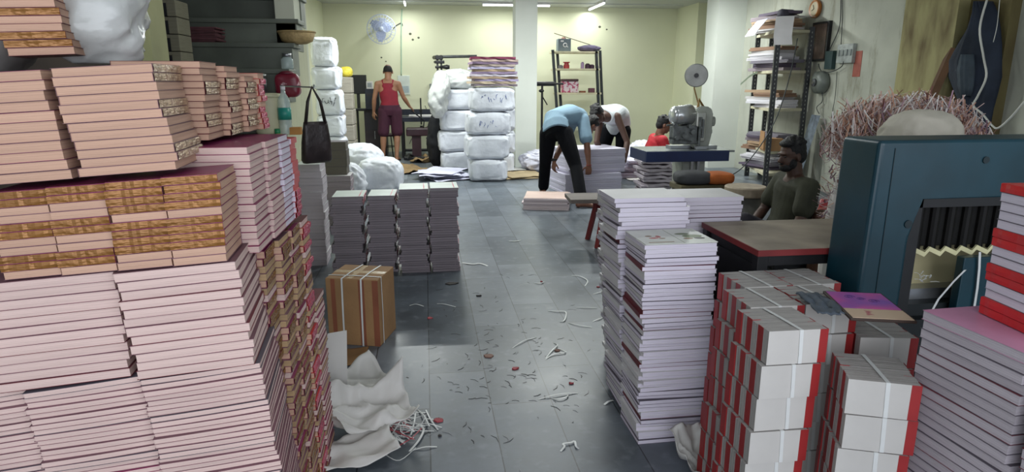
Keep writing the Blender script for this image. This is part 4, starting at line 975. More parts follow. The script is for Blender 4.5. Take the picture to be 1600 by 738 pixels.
# ================================================================== far part of the hall
def bale(x, y, z, w_, d_, h_, seed, label, grp, yaw=0, marks=None, name='woven_sack', m=None, sq=0.3, amp=0.026):
    o = obj(name, sackmesh(w_, d_, h_, seed, amp, sq, 80, 44), m or SACKW, None, (x, y, z), (0, 0, math.radians(yaw)), True)
    tag(o, label, 'sack', grp)
    if marks:
        bm = bmesh.new(); rr = random.Random(seed)
        for k in range(9):
            px = -w_ * .24 + w_ * .5 * k / 8; pz = h_ * (.52 + .1 * math.sin(k * 1.7)); s_ = h_ * .12
            tube(bm, [(px + rr.uniform(-.4, .4) * s_, -d_ / 2 - .012, pz + rr.uniform(-1, 1) * s_) for q in range(3)], .0035, 5)
        obj('hand_marking', bm, marks, o)
    return o
INK = mat('blue_marker_ink', '#4a5f9c', .6)
INKD = mat('dark_marker_ink', '#23252c', .6)
g1 = 'white sacks in the central stack'
def pxs(l, r, Y): a = onY(l, 200, Y).x; b = onY(r, 200, Y).x; return (a + b) / 2, b - a
fr = [(735, 792, 250, 285), (731, 796, 212, 250), (733, 798, 175, 213), (738, 805, 136, 176)]
YF = 9.2; zprev = 0
for i, (l, r, t_, b_) in enumerate(fr):
    cx, wd = pxs(l, r, YF); zt2 = onY(760, t_, YF).z; h = zt2 - zprev
    bale(cx, YF + .32, zprev, wd + .03, .6, h, 21 + i, f'white woven sack, {["lowest", "second from bottom", "third from bottom", "topmost with blue writing"][i]} of the front column in central stack', g1, marks=[None, None, INK, INK][i])
    zprev = zt2
ztop_front = zprev
YL = 10.45; zprev = 0
for i, (l, r, t_, b_) in enumerate([(692, 738, 238, 268), (688, 736, 205, 238), (692, 738, 172, 205), (694, 738, 140, 172)]):
    cx, wd = pxs(l, r, YL); zt2 = onY(720, t_, YL).z
    bale(cx, YL + .3, zprev, wd + .06, .5, zt2 - zprev, 31 + i, f'white woven sack, {["lowest", "second from bottom", "third from bottom", "topmost"][i]} of the rear left column in central stack', g1)
    zprev = zt2
o = obj('polythene_bag', sackmesh(.62, .4, onY(715, 107, YL).z - zprev, 41, .05, .8), PLAST, None, (pxs(693, 740, YL)[0], YL + .3, zprev), (0, 0, 0), True); tag(o, 'crumpled clear polythene bag on top of the rear left sack column', 'plastic bag')
o = obj('polythene_bag', sackmesh(.30, .3, .75, 43, .05, .9), PLAST, None, (onY(687, 170, YL).x - .03, YL + .05, .85), (0, 0.1, 0), True); tag(o, 'white plastic bag draped down the left side of the central sack stack', 'plastic bag')
YR = 10.0; zprev = 0
for i, (l, r, t_, b_) in enumerate([(780, 804, 240, 268), (785, 806, 205, 240), (788, 807, 168, 205)]):
    cx, wd = pxs(l - 12, r, YR); zt2 = onY(790, t_, YR).z
    bale(cx, YR + .3, zprev, wd, .5, zt2 - zprev, 51 + i, f'white woven sack, {["lowest", "middle", "topmost"][i]} of the narrow column between front column and pillar', g1)
    zprev = zt2
# paper and board sheets piled on the front column
n = 12; z = ztop_front + 0.01; zt2 = onY(770, 87, YF).z
cols = ['#8a7d86', '#b7a58f', '#9a8fb0', '#a58f78', '#c7c1cc', '#8f7f9a', '#b09a80', '#b9b3cf', '#a99a90', '#7d6a80', '#b59f96', '#7c3550']
for k in range(n):
    h = (zt2 - z - .01) / n
    bm = bmesh.new(); wdt = .62; rr = random.Random(k)
    vs0 = []
    for i in range(9):
        x = -wdt / 2 + wdt * i / 8 + (rr.uniform(-.05, .03) if i in (0, 8) else 0); dz = .010 * noise.noise(Vector((i * .6, k * .2, 3)))
        vs0.append([bm.verts.new((x, yy + rr.uniform(-.012, .012), zz2 + dz)) for yy, zz2 in ((-.27, 0), (.27, 0), (.27, h * .9), (-.27, h * .9))])
    for a, b in zip(vs0, vs0[1:]):
        for q in range(4): bm.faces.new((a[q], a[(q + 1) % 4], b[(q + 1) % 4], b[q]))
    bm.faces.new(vs0[0][::-1]); bm.faces.new(vs0[-1])
    o = obj('sheet_bundle', bm, mat('sheet_tone_' + cols[k], cols[k], .8, .12, 6), None, (pxs(741, 806, YF)[0], YF + .32, z + k * h), (0, 0, R.uniform(-.06, .06)))
    tag(o, f'loose bundle of coloured sheets, {"topmost, magenta" if k == n - 1 else ordw(k + 1) + " from the bottom"}, lying on the front sack column', 'paper bundle', 'sheet bundles on the sacks')
# left column of sacks next to the stub wall
YS = 9.7; zprev = 0
ylv = [232, 214, 180, 140, 104, 58]
for i in range(5):
    l, r = [(496, 536), (498, 534), (498, 534), (495, 532), (496, 528)][i]
    cx, wd = pxs(l, r, YS); zt2 = onY(512, ylv[i + 1], YS).z
    bale(cx, YS + .2, zprev, wd + .04, .45, zt2 - zprev, 61 + i, f'white woven sack, {["lowest", "second from bottom", "third from bottom", "fourth from bottom", "topmost"][i]} of the tall column beside the left wall', 'white sacks beside the left wall', marks=INKD if i == 2 else None)
    zprev = zt2
# bundles in brown wrap next to them, yellow bag on top
YS2 = 10.6; cx, wd = pxs(534, 553, YS2); z0 = 0; zt2 = onY(543, 120, YS2).z; n = 6
for k in range(n):
    h = zt2 / n
    bm = bmesh.new(); box(bm, -wd / 2, wd / 2, -.2, .2, 0, h - .006, bev=.012)
    tag(obj('wrapped_bundle', bm, mat('brown_grey_wrap', '#a09a8e', .8, .15, 8, .5, 12, stretch=(1, 1, 14)), None, (cx, YS2 + .2, k * h), (0, 0, R.uniform(-.05, .05))), f'grey brown wrapped paper bundle, {ordw(k + 1)} from the floor, narrow column', 'paper bundle', 'wrapped bundles beside the sacks')
tag(obj('yellow_bag', sackmesh(.2, .2, .16, 71, .02, .8), mat('yellow_plastic', '#d8c846', .4, .1, 6), None, (cx, YS2 + .2, zt2), (0, 0, 0), True), 'small yellow plastic bag on the narrow bundle column', 'bag')
# big loose sacks on the floor at left
cx, wd = pxs(552, 624, 8.0)
bale(cx, 8.3, 0, wd, .6, onY(595, 248, 8.2).z, 81, 'big white plastic sack lying on the floor behind the aisle piles', 'white sacks lying on the floor at left', sq=.6, amp=.035)
bale(onY(560, 240, 8.8).x, 8.95, 0, .62, .6, onY(560, 226, 8.9).z, 82, 'crumpled white sack slumped behind the big floor sack', 'white sacks lying on the floor at left', sq=.7, amp=.045)
bale(onY(545, 240, 7.7).x, 7.75, 0, .30, .4, onY(545, 255, 7.7).z, 83, 'small white sack between the paper bundles and big floor sack', 'white sacks lying on the floor at left', sq=.8, amp=.05)
# flat board and paper on the floor
p = onZ(633, 268); sheet('cardboard_sheet', (p.x, p.y + .2, .002), .55, 1.1, 20, .09, mat('kraft_brown', '#8d7450', .8, .12, 5), 'torn brown cardboard sheet on the floor in front of the standing man', 'cardboard', 21, th=.004)
p = onZ(655, 258); sheet('cardboard_sheet', (p.x + .1, p.y + .55, .002), .4, .6, -20, .14, mat('kraft_brown', '#8d7450'), 'smaller folded brown cardboard behind the torn sheet', 'cardboard', 23, th=.004)
for k in range(5):
    p = onZ(694, 282); sheet('paper_sheet', (p.x + R.uniform(-.08, .08), p.y + .35 + R.uniform(-.1, .1), .002 + .022 * k), .62, .75, R.uniform(-25, 25), .03, mat('lilac_white_sheet', '#c9c9dc', .6, .06, 4), f'large lilac white paper sheet on the floor by the sacks, {ordw(k + 1)} from the floor', 'paper', 25 + k, group='lilac white sheets by the sacks', th=.006)
p = onZ(815, 279)
for k in range(2): sheet('cardboard_sheet', (p.x + .05 * k, p.y + .25, .002 + .02 * k), .58, .7, 3 + 5 * k, .015, mat('tan_board', '#b3a07e', .8, .1, 4), ['lower', 'upper'][k] + ' tan board sheet on the floor in front of the pillar', 'cardboard', 33 + k, th=.012)
p = onZ(805, 272); sheet('paper_sheet', (p.x, p.y + .2, .05), .3, .35, 10, .012, WPAP, 'small white sheet on the tan boards in front of the pillar', 'paper', 35, th=.003)
bale(onY(843, 250, 10.2).x, 10.25, 0, .55, .5, onY(843, 236, 10.2).z, 91, 'heap of crumpled white paper on the floor right of the pillar', None, sq=.9, amp=.09, name='paper_heap', m=mat('white_lilac_heap', '#cfcfdc', .6, .06, 4, .6, 9))

# ---- desk corner with monitor, far left
YD = 12.7
def P(px, py, Y=YD): return onY(px, py, Y)
DK = mat('dark_laminate', '#26242b', .5, .15, 6); NAVY = mat('dark_navy_plastic', '#1b2233', .4, .1, 8)
t = thing('computer_desk', 'dark office desk with cabinet in the far left corner', 'desk', (P(575, 200).x, YD + .25, 0)); c = t.location.copy()
zt2 = P(575, 171).z; a, b = P(552, 200).x, P(603, 200).x
bm = bmesh.new(); box(bm, a - c.x, b - c.x + .05, -.28, .35, zt2 - .03, zt2, bev=.004); obj('desktop', bm, DK, t)
bm = bmesh.new(); box(bm, P(570, 200).x - c.x, b - c.x, -.25, .33, 0.02, zt2 - .031); o = obj('cabinet', bm, mat('dark_brown_laminate', '#2f262b', .5, .15, 6), t)
bm = bmesh.new(); box(bm, .12, .13, -.275, -.25, .35, .5); obj('cabinet_handle', bm, STEEL, o)
bm = bmesh.new(); box(bm, P(570, 200).x - c.x + .02, b - c.x - .02, -.262, -.25, .52, zt2 - .06); obj('drawer', bm, DK, t)
for sx in (a - c.x + .02,):
    for yy in (-.25, .3):
        bm = bmesh.new(); cbox(bm, (sx + .02, yy, (zt2 - .03) / 2), (.04, .04, zt2 - .03)); obj('leg', bm, BLACK, t)
t = thing('monitor', 'black flat monitor standing on the dark desk', 'monitor', (P(559, 150, 12.75).x, 12.85, zt2)); 
zm0, zm1 = P(559, 147).z - zt2, P(559, 117).z - zt2
bm = bmesh.new(); box(bm, -.17, .17, -.03, .02, zm0, zm1, bev=.006); obj('screen', bm, BLACKP, t)
bm = bmesh.new(); box(bm, -.03, .03, 0, .03, .0, zm0 + .1); lathe(bm, [(.10, 0), (.10, .012)], 20); obj('stand', bm, BLACKP, t)
t = thing('computer_tower', 'dark computer tower on the desk between monitor and standing man', 'computer', (P(582, 150).x, 12.8, zt2))
bm = bmesh.new(); box(bm, -.13, .13, -.2, .2, 0, P(582, 139).z - zt2, bev=.006); obj('case', bm, NAVY, t)
bm = bmesh.new(); box(bm, -.10, .10, -.204, -.2, .25, .3); box(bm, -.10, .1, -.204, -.2, .1, .12); obj('front_bay', bm, DK, t)
t = thing('small_white_box', 'small white framed device on top of the computer tower', 'device', (P(577, 130).x, 12.75, P(582, 139).z))
bm = bmesh.new(); box(bm, -.06, .06, -.03, .03, 0, .14, bev=.004); obj('body', bm, WHITEC, t); bm = bmesh.new(); box(bm, -.04, .04, -.033, -.03, .03, .11); obj('display', bm, mat('grey_panel', '#9aa2a8', .4), t)
t = thing('desk_keyboard', 'dark keyboard and cable clutter on the desk in front of monitor', 'keyboard', (P(560, 168).x, 12.55, zt2)); bm = bmesh.new(); box(bm, -.15, .15, -.07, .07, 0, .02, bev=.004); obj('body', bm, BLACKP, t); bm = bmesh.new()
for q in range(8):
    for r_ in range(3): box(bm, -.14 + q * .035, -.11 + q * .035, -.06 + r_ * .04, -.03 + r_ * .04, .02, .026)
obj('keys', bm, DSTEEL, t)
t = thing('water_can', 'white plastic can standing on the floor in front of the dark cabinet', 'can', (P(563, 210, 11.2).x, 11.2, 0))
bm = bmesh.new(); lathe(bm, [(.085, 0), (.09, .02), (.09, .28), (.06, .32), (.03, .33), (.03, .36)], 20); obj('body', bm, WHITEC, t, smooth=True); bm = bmesh.new(); lathe(bm, [(.034, .35), (.034, .38)], 12); obj('cap', bm, BLACKP, t)

# ---- perforating table behind, right of the standing man
t = thing('machine_table', 'dark machine table with white paper behind the standing man', 'table', (P(660, 200).x, 12.8, 0)); c = t.location.copy()
zt3 = P(650, 183, 12.5).z
a, b = P(625, 180).x - c.x, P(692, 180).x - c.x
bm = bmesh.new(); box(bm, a, b, -.3, .4, zt3 - .09, zt3 - .005, bev=.005); obj('tabletop', bm, NAVY, t)
bm = bmesh.new(); box(bm, a, b, .38, .42, zt3, zt3 + .12); obj('backboard', bm, NAVY, t)
for sx, yy in ((a + .04, -.26), (b - .04, -.26), (a + .04, .36), (b - .04, .36)):
    bm = bmesh.new(); cbox(bm, (sx, yy, (zt3 - .09) / 2), (.05, .05, zt3 - .09)); obj('leg', bm, BLACK, t)
bm = bmesh.new(); tube(bm, [(a + .04, .36, .08), (b - .04, .36, .08)], .03, 6); obj('foot_rail', bm, BLACK, t)
x = P(658, 180).x - c.x
bm = bmesh.new(); cyl(bm, (x, -.33, P(0, 200, 12.5).z), (x, -.33, P(0, 155, 12.5).z), .014); cyl(bm, (x, -.33, zt3 + .1), (x, -.33, zt3 + .14), .03); cyl(bm, (x, -.33, zt3 - .2), (x, -.33, zt3 - .16), .026); obj('clamp_screw', bm, BLACK, t)
bm = bmesh.new(); box(bm, -.32, .32, -.2, .22, 0, .03); tag(obj('paper_stack', bm, WHITEC, None, (P(665, 180).x, 12.72, zt3 - .004)), 'low stack of white paper on the dark machine table', 'paper')
t = thing('foot_press', 'dark red foot operated press under the table right of the standing man', 'machine', (P(636, 210, 12.0).x + .2, 12.3, 0)); 
MR = mat('dark_maroon_iron', '#38202a', .45, .2, 8)
zz = P(636, 200, 12.0).z; zb2 = P(640, 214, 12).z
bm = bmesh.new(); box(bm, -.22, .22, -.16, .16, zb2, zz - .02, bev=.02); obj('head', bm, MR, t)
bm = bmesh.new(); box(bm, -.12, .05, -.1, .1, .06, zb2); obj('column', bm, MR, t)
bm = bmesh.new(); cbox(bm, (-.05, 0, .03), (.45, .4, .06), bev=.01); obj('base', bm, BLACK, t)
bm = bmesh.new(); tube(bm, [(-.1, -.1, .06), (-.18, -.3, .12), (-.22, -.45, .05)], .02, 6); obj('pedal', bm, BLACK, t)
bm = bmesh.new(); tube(bm, [(.1, .0, zz - .02), (.12, 0, zz + .12), (-.12, 0, zz + .3)], .014, 6); obj('lever', bm, BLACK, t)
t = thing('floor_stool', 'small dark round stool between the legs of the standing man', 'stool', (P(607, 225, 12.6).x, 12.75, 0))
bm = bmesh.new(); lathe(bm, [(.16, .40), (.17, .41), (.17, .44), (.15, .45)], 24); obj('seat', bm, MR, t)
for q in range(4):
    bm = bmesh.new(); an = q * PI / 2 + .5; tube(bm, [(.1 * math.cos(an), .1 * math.sin(an), .4), (.17 * math.cos(an), .17 * math.sin(an), 0)], .012, 6); obj('leg', bm, BLACK, t)
bm = bmesh.new(); tube(bm, [(math.cos(q_) * .14, math.sin(q_) * .14, .2) for q_ in [2 * PI * k / 20 for k in range(20)]], .008, 6, closed=True); obj('ring', bm, BLACK, t)
# pipe frame machine with arm
YP = 11.2
t = thing('arm_machine', 'dark pipe frame with long horizontal arm and lamp behind the sack stack', 'machine', (onY(686, 150, YP).x, YP, 0)); c = t.location.copy()
def q3(px, py, Y=YP): v = onY(px, py, Y); return (v.x - c.x, v.y - c.y, v.z)
zt4 = q3(686, 88)[2]
for nm, px in (('pole', 683.5), ('pole', 689.5)):
    bm = bmesh.new(); x = q3(px, 100)[0]; cyl(bm, (x, 0, 0), (x, 0, zt4 + .02), .017, seg=10); obj(nm, bm, DSTEEL, t, smooth=False)
bm = bmesh.new(); tube(bm, [q3(680, 89), q3(745, 88)], .024, 8); obj('arm', bm, DSTEEL, t)
bm = bmesh.new(); cbox(bm, q3(686, 90), (.13, .08, .07), bev=.01); cbox(bm, q3(687, 97), (.16, .08, .05), bev=.01); cbox(bm, q3(686, 105), (.13, .08, .04), bev=.01); obj('clamp', bm, BLACK, t)
bm = bmesh.new(); v = q3(694, 105); tube(bm, [(v[0] - .07, v[1] - .03, v[2]), (v[0], v[1] - .05, v[2]), (v[0] + .04, v[1] - .06, v[2]), (v[0] + .09, v[1] - .06, v[2])], [.016, .03, .04, .03], 12); obj('lamp_head', bm, BLACKP, t, smooth=True)
bm = bmesh.new(); box(bm, -.1, .2, -.0, .2, 0, .05); obj('base', bm, BLACK, t)
t = thing('black_cover', 'black crumpled cloth hanging beside the sack stack above the floor', 'cloth', (onY(686, 210, 10.9).x - .06, 10.98, 0))
obj('body', sackmesh(.26, .25, .9, 95, .05, .9), mat('black_cloth', '#15161b', .8, .2, 8, .5, 12), t, smooth=True)
# wall fittings behind
def backbox(name, l, r, t_, b_, d, m, label, cat, Y=YB, child=None):
    a = onY(l, t_, Y - d); b2 = onY(r, b_, Y - d)
    t = thing(name, label, cat, ((a.x + b2.x) / 2, Y, b2.z)); bm = bmesh.new(); w_ = b2.x - a.x; h_ = a.z - b2.z
    box(bm, -w_ / 2, w_ / 2, -d, 0, 0, h_, bev=min(.006, d * .3)); obj('body', bm, m, t)
    if child: child(t, w_, h_, d)
    return t
def sw_child(t, w_, h_, d):
    bm = bmesh.new()
    for q in range(3): cbox(bm, ((q - 1) * w_ * .28, -d - .006, h_ * .5), (w_ * .16, .012, h_ * .4))
    obj('switch', bm, mat('dark_grey_switch', '#5d6468', .4), t)
backbox('wall_switchboard', 671, 684, 131, 148, .06, mat('grey_board', '#7f8685', .5), 'grey switchboard on the back wall left of the pipe frame', 'switchboard', child=sw_child)
def cal(t, w_, h_, d):
    bm = bmesh.new(); box(bm, -w_ * .4, w_ * .4, -d - .002, -d, h_ * .1, h_ * .45); obj('printed_area', bm, mat('pale_print', '#a9b8bd', .6, .15, 60), t)
backbox('wall_calendar', 621, 641, 118, 148, .02, mat('pale_calendar', '#d3dbd4', .5), 'pale hanging sheets on the back wall right of the standing man', 'calendar', child=cal)
def bwire(pts, r, m, label, Y=YB - .02, name='cable'):
    return wire([onY(x, y, Y) for x, y in pts], r, m, label, name=name)
bwire([(628, 14), (627, 50), (627, 90), (627, 118)], .014, mat('pale_green_pipe', '#a9c3ab', .5), 'pale green conduit pipe running down the back wall beside the fan', name='conduit')
bwire([(614, 46), (619, 40), (627, 36), (629, 40)], .008, DC, 'short cable from the wall fan to the conduit')
bwire([(664, 165), (672, 190), (660, 205), (645, 215), (640, 225)], .007, DC, 'cable hanging in a loop below the machine table')
bwire([(676, 148), (676, 170), (680, 200), (670, 225)], .007, DC, 'cable running down from the back wall switchboard')
for (px, py, rr_) in [(641, 53, .03), (645, 62, .025), (654, 59, .025), (596, 90, .02), (603, 96, .015), (937, 42, .03), (948, 46, .02), (679, 90, .05), (680, 97, .035)]:
    v = onY(px, py, YB - .001); bm = bmesh.new(); ell(bm, (0, 0, 0), (rr_, .003, rr_ * .8), seg=10)
    o = struct(obj('trim_spot', bm, mat('chipped_plaster', '#5d5e4c', .8), None, v)); o.name = 'trim_%d' % (30 + int(px) % 60 + int(py) % 7)
# ---- wall fan
Yf = 13.2; c = onY(596, 46, Yf)
t = thing('wall_fan', 'white wall fan with round cage mounted high on the back wall', 'fan', (c.x, YB, c.z)); cz = -(YB - Yf)
def ring(bm, r, y, th, seg=40, z0=0, xo=0): tube(bm, [(xo + r * math.cos(a_), y, z0 + r * math.sin(a_)) for a_ in [2 * PI * k / seg for k in range(seg)]], th, 6, closed=True)
FANM = mat('lavender_white_plastic', '#c3cbe2', .35, .04, 6)
bm = bmesh.new()
for r_, y_ in ((.27, 0), (.275, -.05), (.2, -.09), (.12, -.11), (.2, .05)): ring(bm, r_, cz + y_, .005)
for k in range(28):
    a_ = 2 * PI * k / 28; u = Vector((math.cos(a_), 0, math.sin(a_)))
    tube(bm, [u * .04 + Vector((0, cz - .12, 0)), u * .2 + Vector((0, cz - .09, 0)), u * .275 + Vector((0, cz - .04, 0)), u * .2 + Vector((0, cz + .05, 0)), u * .06 + Vector((0, cz + .07, 0))], .0025, 4)
cage = obj('cage', bm, FANM, t); 
for k in range(3):
    bm = bmesh.new(); a_ = 2 * PI * k / 3 + .4; vs = []
    for i in range(7):
        rad = .05 + .19 * i / 6; w_ = .05 + .07 * math.sin(PI * min(1, i / 5))
        vs.append([bm.verts.new((rad * math.cos(a_ + s_ * w_ / rad * .9), cz - .03 + s_ * .02 + dd, rad * math.sin(a_ + s_ * w_ / rad * .9))) for s_, dd in ((-1, 0), (1, 0), (1, .004), (-1, .004))])
    for p_, q_ in zip(vs, vs[1:]):
        for j in range(4): bm.faces.new((p_[j], p_[(j + 1) % 4], q_[(j + 1) % 4], q_[j]))
    bm.faces.new(vs[0]); bm.faces.new(vs[-1]); obj('blade', bm, mat('blue_grey_blade', '#b4bfe0', .35), t)
bm = bmesh.new(); ell(bm, (0, cz - .11, 0), (.05, .025, .05)); obj('hub', bm, FANM, t, smooth=True)
bm = bmesh.new(); tube(bm, [(0, cz + .06, 0), (0, cz + .2, 0)], [.07, .05], 16); obj('motor', bm, FANM, t, smooth=True)
bm = bmesh.new(); tube(bm, [(0, cz + .15, 0), (0, cz + .2, .1), (0, -.03, .17)], .025, 8); cbox(bm, (0, -.02, .17), (.12, .04, .16), bev=.008); obj('bracket', bm, FANM, t)

# ---- small shelf rack on the back wall behind the bending men
YK = 12.9
def slot_post(bm, p0, p1, w_=.045):
    p0, p1 = Vector(p0), Vector(p1); d = (p1 - p0); L_ = d.length; d.normalize()
    s = Vector((1, 0, 0)) - d * d.x; s.normalize(); n_ = s.cross(d)
    M_ = Matrix((s, -n_, d)).transposed().to_4x4(); M_.translation = p0
    box(bm, 0, w_, 0, .004, 0, L_, M=M_); box(bm, 0, .004, 0, w_, 0, L_, M=M_)
t = thing('shelf_rack', 'small leaning rack of dark slotted angle with cream shelves on the back wall', 'shelf', (onY(902, 150, YK).x, YK, 0)); c = t.location.copy()
def k3(px, py, dy=0): v = onY(px, py, YK + dy); return Vector((v.x - c.x, v.y - c.y, v.z))
PM = mat('dark_slotted_steel', '#2e3338', .45, .25, 60)
for (a, dy) in (((862, 78), 0), ((930, 78), 0), ((869, 79), .35), ((936, 79), .35)):
    tp_ = k3(*a, dy); bt = Vector((tp_.x + (.16 if a[0] > 900 else .18), tp_.y, 0)); bm = bmesh.new(); slot_post(bm, bt, tp_, .05); obj('post', bm, PM, t)
for py in (80, 107, 145, 190):
    a = k3(864 + (py - 80) * .09, py); b = k3(936 + (py - 80) * .06, py); bm = bmesh.new(); box(bm, a.x + .0, b.x, 0, .38, a.z - .035, a.z, bev=.003); obj('shelf', bm, CREAM, t)
def sh(px, py): v = onY(px, py, YK + .15); return v
def shz(py): return onY(900, py, YK).z
t = thing('grey_battery_box', 'grey box with white mark on top of the small shelf rack', 'box', (sh(881, 70).x, YK + .18, shz(80)))
bm = bmesh.new(); box(bm, -.13, .13, -.1, .1, 0, .24, bev=.008); obj('body', bm, mat('blue_grey_box', '#66727a', .5), t)
bm = bmesh.new(); ring(bm, .035, -.104, .008, 20, .12, .01); tube(bm, [(.035, -.104, .10), (.07, -.104, .08)], .008, 6); box(bm, -.08, -.02, -.103, -.1, .18, .21); obj('white_mark', bm, WHITEC, t)
bm = bmesh.new(); lathe(bm, [(.06, .24), (.03, .275)], 4); obj('top_scraps', bm, mat('brown_scrap', '#7a5142', .8), t)
bm = bmesh.new(); a, b = onY(866, 52, YK + .1), onY(922, 70, YK + .1); a.z += 0; tube(bm, [a, b], .008, 6); tag(obj('thin_rod', bm, mat('brown_rod', '#6a5a48')), 'thin brown rod lying slanted over the grey box on the rack', 'rod')
tag(obj('folded_cloth', sackmesh(.48, .25, .12, 101, .03, .9), mat('purple_grey_cloth', '#625a72', .85, .2, 6), None, (sh(921, 78).x, YK + .18, shz(80)), (0, 0, 0), True), 'purple grey folded cloth on top of the small shelf rack', 'cloth')
bm = bmesh.new(); lathe(bm, [(.06, 0), (.06, .07), (.05, .07), (.045, .11), (.07, .11), (.07, .13)], 14); tag(obj('red_container', bm, mat('red_plastic', '#b03438', .4), None, (sh(885, 105).x, YK + .15, shz(107)), (0, 0, 0)), 'small red container on the upper shelf of the rack', 'container')
for (px, r_, h_, m_, lab) in ((876, .05, .07, mat('grey_tin', '#77757a', .5), 'small grey tin left of the red container'), (910, .035, .13, mat('lilac_plastic', '#b79ac4', .4), 'lilac bottle on the upper shelf of the rack'), (918, .055, .10, mat('dark_plum', '#4a2f44', .5), 'dark plum jar on the upper shelf of the rack'), (925, .05, .08, mat('dark_plum', '#4a2f44'), 'low dark jar at the right end of the upper shelf'), (933, .03, .06, DSTEEL, 'small metal cup at the shelf end by the post')):
    bm = bmesh.new(); lathe(bm, [(r_, 0), (r_, h_ * .8), (r_ * .6, h_ * .9), (r_ * .6, h_)], 14); tag(obj('shelf_jar', bm, m_, None, (sh(px, 105).x, YK + .15, shz(107)), smooth=False), lab, 'jar')
t = thing('printed_bag', 'white and pink patterned bag on the middle shelf of the rack', 'bag', (sh(890, 143).x, YK + .17, shz(145)))
bm = bmesh.new(); box(bm, -.17, .17, -.09, .09, 0, .22, bev=.015); obj('body', bm, mat('pink_pattern', '#dcc9cf', .6, .05, 16, second='#b04768', thresh=.48, sharp=.03), t)
bm = bmesh.new(); box(bm, -.175, .165, -.095, .095, .22, .27, bev=.015); obj('top_flap', bm, mat('brown_flap', '#5a4143', .7), t)
bm = bmesh.new(); box(bm, -.06, .06, -.05, .05, 0, .09, bev=.008); tag(obj('small_box', bm, mat('maroon_card', '#6b3f4c', .6), None, (sh(924, 143).x, YK + .15, shz(145))), 'small maroon box right of the patterned bag on rack', 'box')
bm = bmesh.new(); box(bm, -.06, .06, -.05, .05, 0, .035, bev=.008); tag(obj('small_box', bm, CARDD, None, (sh(910, 143).x, YK + .15, shz(145))), 'flat brown box between the patterned bag and maroon box', 'box')
# stand with horizontal bar in front of the rack
t = thing('bar_stand', 'dark stand with horizontal bar between pillar and small shelf rack', 'stand', (onY(847, 150, 11.6).x, 11.6, 0)); c = t.location.copy()
bm = bmesh.new(); tube(bm, [onY(838, 131, 11.6) - c, onY(866, 131, 11.6) - c], .04, 8); obj('bar', bm, BLACK, t)
bm = bmesh.new(); tube(bm, [onY(864, 131, 11.6) - c, onY(880, 131, 11.6) - c], .018, 8); obj('bar_rod', bm, BLACK, t)
bm = bmesh.new(); cyl(bm, (0, 0, 0), (0, 0, onY(847, 131, 11.6).z), .02); obj('pole', bm, BLACK, t)
bm = bmesh.new(); tube(bm, [(0, 0, onY(847, 150, 11.6).z), onY(855, 164, 11.6) - c], .012, 6); obj('brace', bm, BLACK, t)
bm = bmesh.new(); cbox(bm, (0, 0, .02), (.4, .3, .04)); obj('base', bm, BLACK, t)
bm = bmesh.new(); v = onY(846, 142, 11.6) - c; ell(bm, v, (.05, .05, .03)); obj('knob', bm, BLACK, t)

# ================================================================== middle right: papers, stitching machine, rack
PL1 = mat('pale_lilac_sheets', '#cfcbdc', .75, .06, 4, .4, 2, rnd=.05, stretch=(1, 1, 160))
# two blocks of stacked sheets between the bending men
a, b = onY(884, 300, 7.75).x, onY(926, 300, 7.75).x
def sheet_block(c, w_, d_, h_, yaw, label, grp, seed=1, name='sheet_stack', m=None, layers=7, jit=.006):
    bm = bmesh.new(); rr = random.Random(seed)
    for k in range(layers):
        dx, dy = rr.uniform(-jit, jit), rr.uniform(-jit, jit)
        box(bm, -w_ / 2 + dx, w_ / 2 + dx, -d_ / 2 + dy, d_ / 2 + dy, h_ * k / layers, h_ * (k + 1) / layers - .0015)
    o = obj(name, bm, m or PL1, None, c, (0, 0, math.radians(yaw))); return tag(o, label, 'paper stack', grp)
gsh = 'sheet stacks between the bending men'
cx, cyy = onZ(928, 305).x, onZ(928, 305).y + .42
zt = onY(940, 272, 8.0).z
sheet_block((cx - .02, cyy, 0), .78, .62, zt, 8, 'lower block of stacked lilac white sheets between the two bending men', gsh, 1, layers=9)
zt2 = onY(940, 233, 8.1).z
sheet_block((cx + .02, cyy + .05, zt), .80, .60, zt2 - zt, 12, 'upper block of lilac white sheets the two bending men are gripping', gsh, 2, layers=10, jit=.012)
# low stack nearer
p = onZ(862, 330); sheet_block((p.x, p.y + .30, 0), .52, .50, onY(860, 312, p.y).z, -14, 'low stack of pinkish sheets on the floor in front of the bending men', None, 5, layers=6, m=mat('pinkish_sheets', '#d2c3c6', .75, .08, 4, .4, 2, stretch=(1, 1, 160)), jit=.012)
bm = bmesh.new(); box(bm, -.25, .25, -.24, .24, 0, .003); tag(obj('printed_sheet', bm, mat('peach_print', '#d9bfb4', .5, .06, 3), None, (p.x, p.y + .30, onY(860, 312, p.y).z + .0005), (0, 0, math.radians(-13))), 'peach toned printed sheet lying on the low sheet stack', 'sheet')
